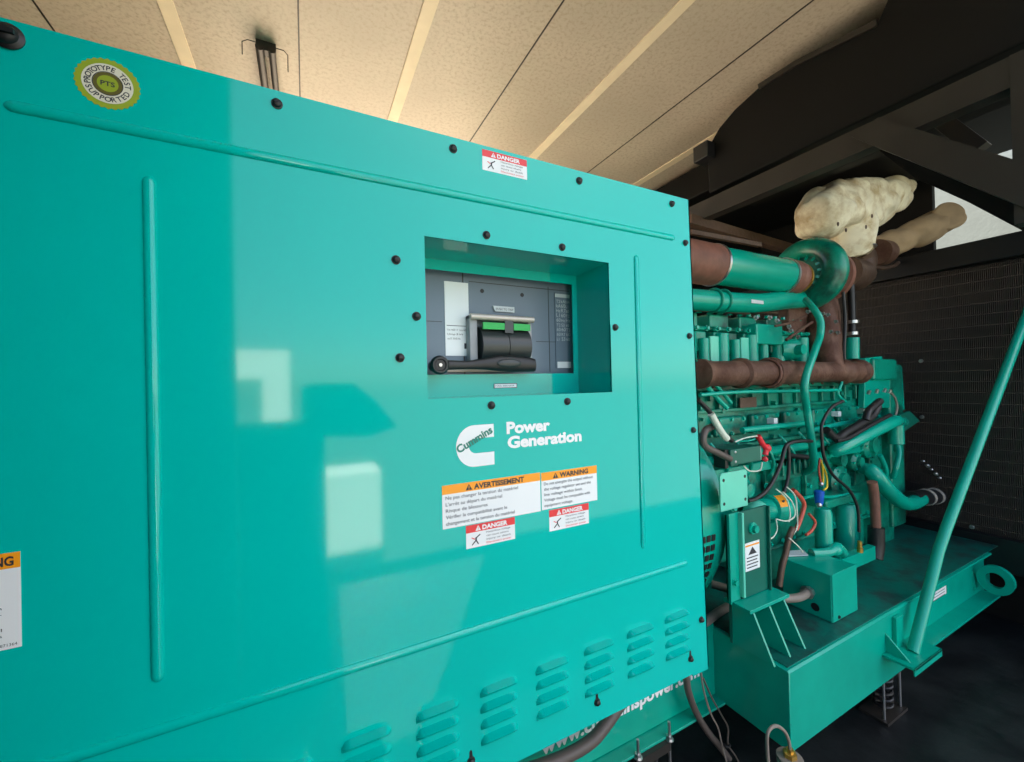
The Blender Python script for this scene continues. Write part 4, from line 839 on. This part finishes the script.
# ------------------------------------------------------------------ outside the doorway (made-up shapes, added for their reflections in the glossy paint)
def slab(name, label, cat, a_, b_, m):
    o = MB().box(a_, b_).build(name, m, root=V(((a_[0] + b_[0]) / 2, (a_[1] + b_[1]) / 2, min(a_[2], b_[2]))), bevel=.01); return tag(o, label, cat)
q = MB(); q.prism([(-.46, -4.4, -1.55), (-.17, -4.4, -1.55), (-.17, -4.4, .46), (-.73, -4.4, .46), (-.73, -4.4, .12), (-.46, -4.4, .12)], (0, .4, 0))
tag(q.build('upper_reflector', OUTWHITE, root=V((-.3, -4.2, -1.55))), 'white locker added to be mirrored as the upper bright patch in the teal panel', 'reflector')  # added out of view, gives the panel its upper bright patch
slab('lower_reflector', 'white crate added to be mirrored as the lower bright rectangle in the teal panel', 'backdrop', (.125, -2.4, -1.55), (.56, -2.0, -.71), OUTWHITE)  # unseen box added for the lower bright reflection on the panel
q = MB(); q.box((-1.25, -1.15, -1.55), (.085, -.75, -.19)); q.prism([(x * .738, -.75, z * .738) for x, z in ((-.03, -.24), (-.03, .0), (.02, .03), (.30, .03), (.45, -.10), (.60, -.30), (.40, -.36), (.10, -.34))], (0, .10, 0))
tag(q.build('dark_silhouette', DRKREFL, root=V((-.7, -1.4, -1.55)), bevel=.01), 'dark bin added in place of the viewer, mirrored as the dark lower left of the teal panel', 'bin')  # unseen shape added in place of the viewer's dark reflection
q = MB(); q.prism([(.13, -.20, -1.55), (.43, -.20, -1.55), (1.40, -1.78, -1.55), (.2, -1.78, -1.55)], (0, 0, .03)); struct('sunlit_wedge', q, OUTWHITE)  # pale slab added so the panel mirrors a sunlit wedge of ground
# ------------------------------------------------------------------ light
Wd = bpy.data.worlds.new('World'); bpy.context.scene.world = Wd; Wd.use_nodes = True
nt = Wd.node_tree; sky = nt.nodes.new('ShaderNodeTexSky'); sky.sky_type = 'NISHITA'; sky.sun_disc = False
sky.sun_elevation = math.radians(48); sky.sun_rotation = math.radians(150); sky.air_density = 1.; sky.dust_density = 1.2
nt.links.new(sky.outputs[0], nt.nodes['Background'].inputs['Color']); nt.nodes['Background'].inputs['Strength'].default_value = .27
su = bpy.data.lights.new('sun', 'SUN'); su.energy = 42.; su.angle = math.radians(.6); su.color = (1, .95, .86)
so = bpy.data.objects.new('sun', su); C.objects.link(so)
so.rotation_euler = V((.12, -.62, -1.)).to_track_quat('-Z', 'Y').to_euler()

# ------------------------------------------------------------------ camera
cam = bpy.data.cameras.new('camera'); cam.sensor_width = 36; cam.lens = F / 1024 * 36; cam.clip_start = .02
co = bpy.data.objects.new('camera', cam); C.objects.link(co); co.matrix_world = R3.to_4x4()
sc_ = bpy.context.scene; sc_.camera = co
sc_.view_settings.view_transform = 'Standard'; sc_.view_settings.look = 'None'; sc_.view_settings.gamma = 1; sc_.view_settings.use_curve_mapping = False
sc_.view_settings.exposure = .32
sc_.cycles.max_bounces = 10; sc_.cycles.diffuse_bounces = 6; sc_.cycles.use_denoising = True
for o in list(bpy.data.objects):
    if 'base' in o: del o['base']
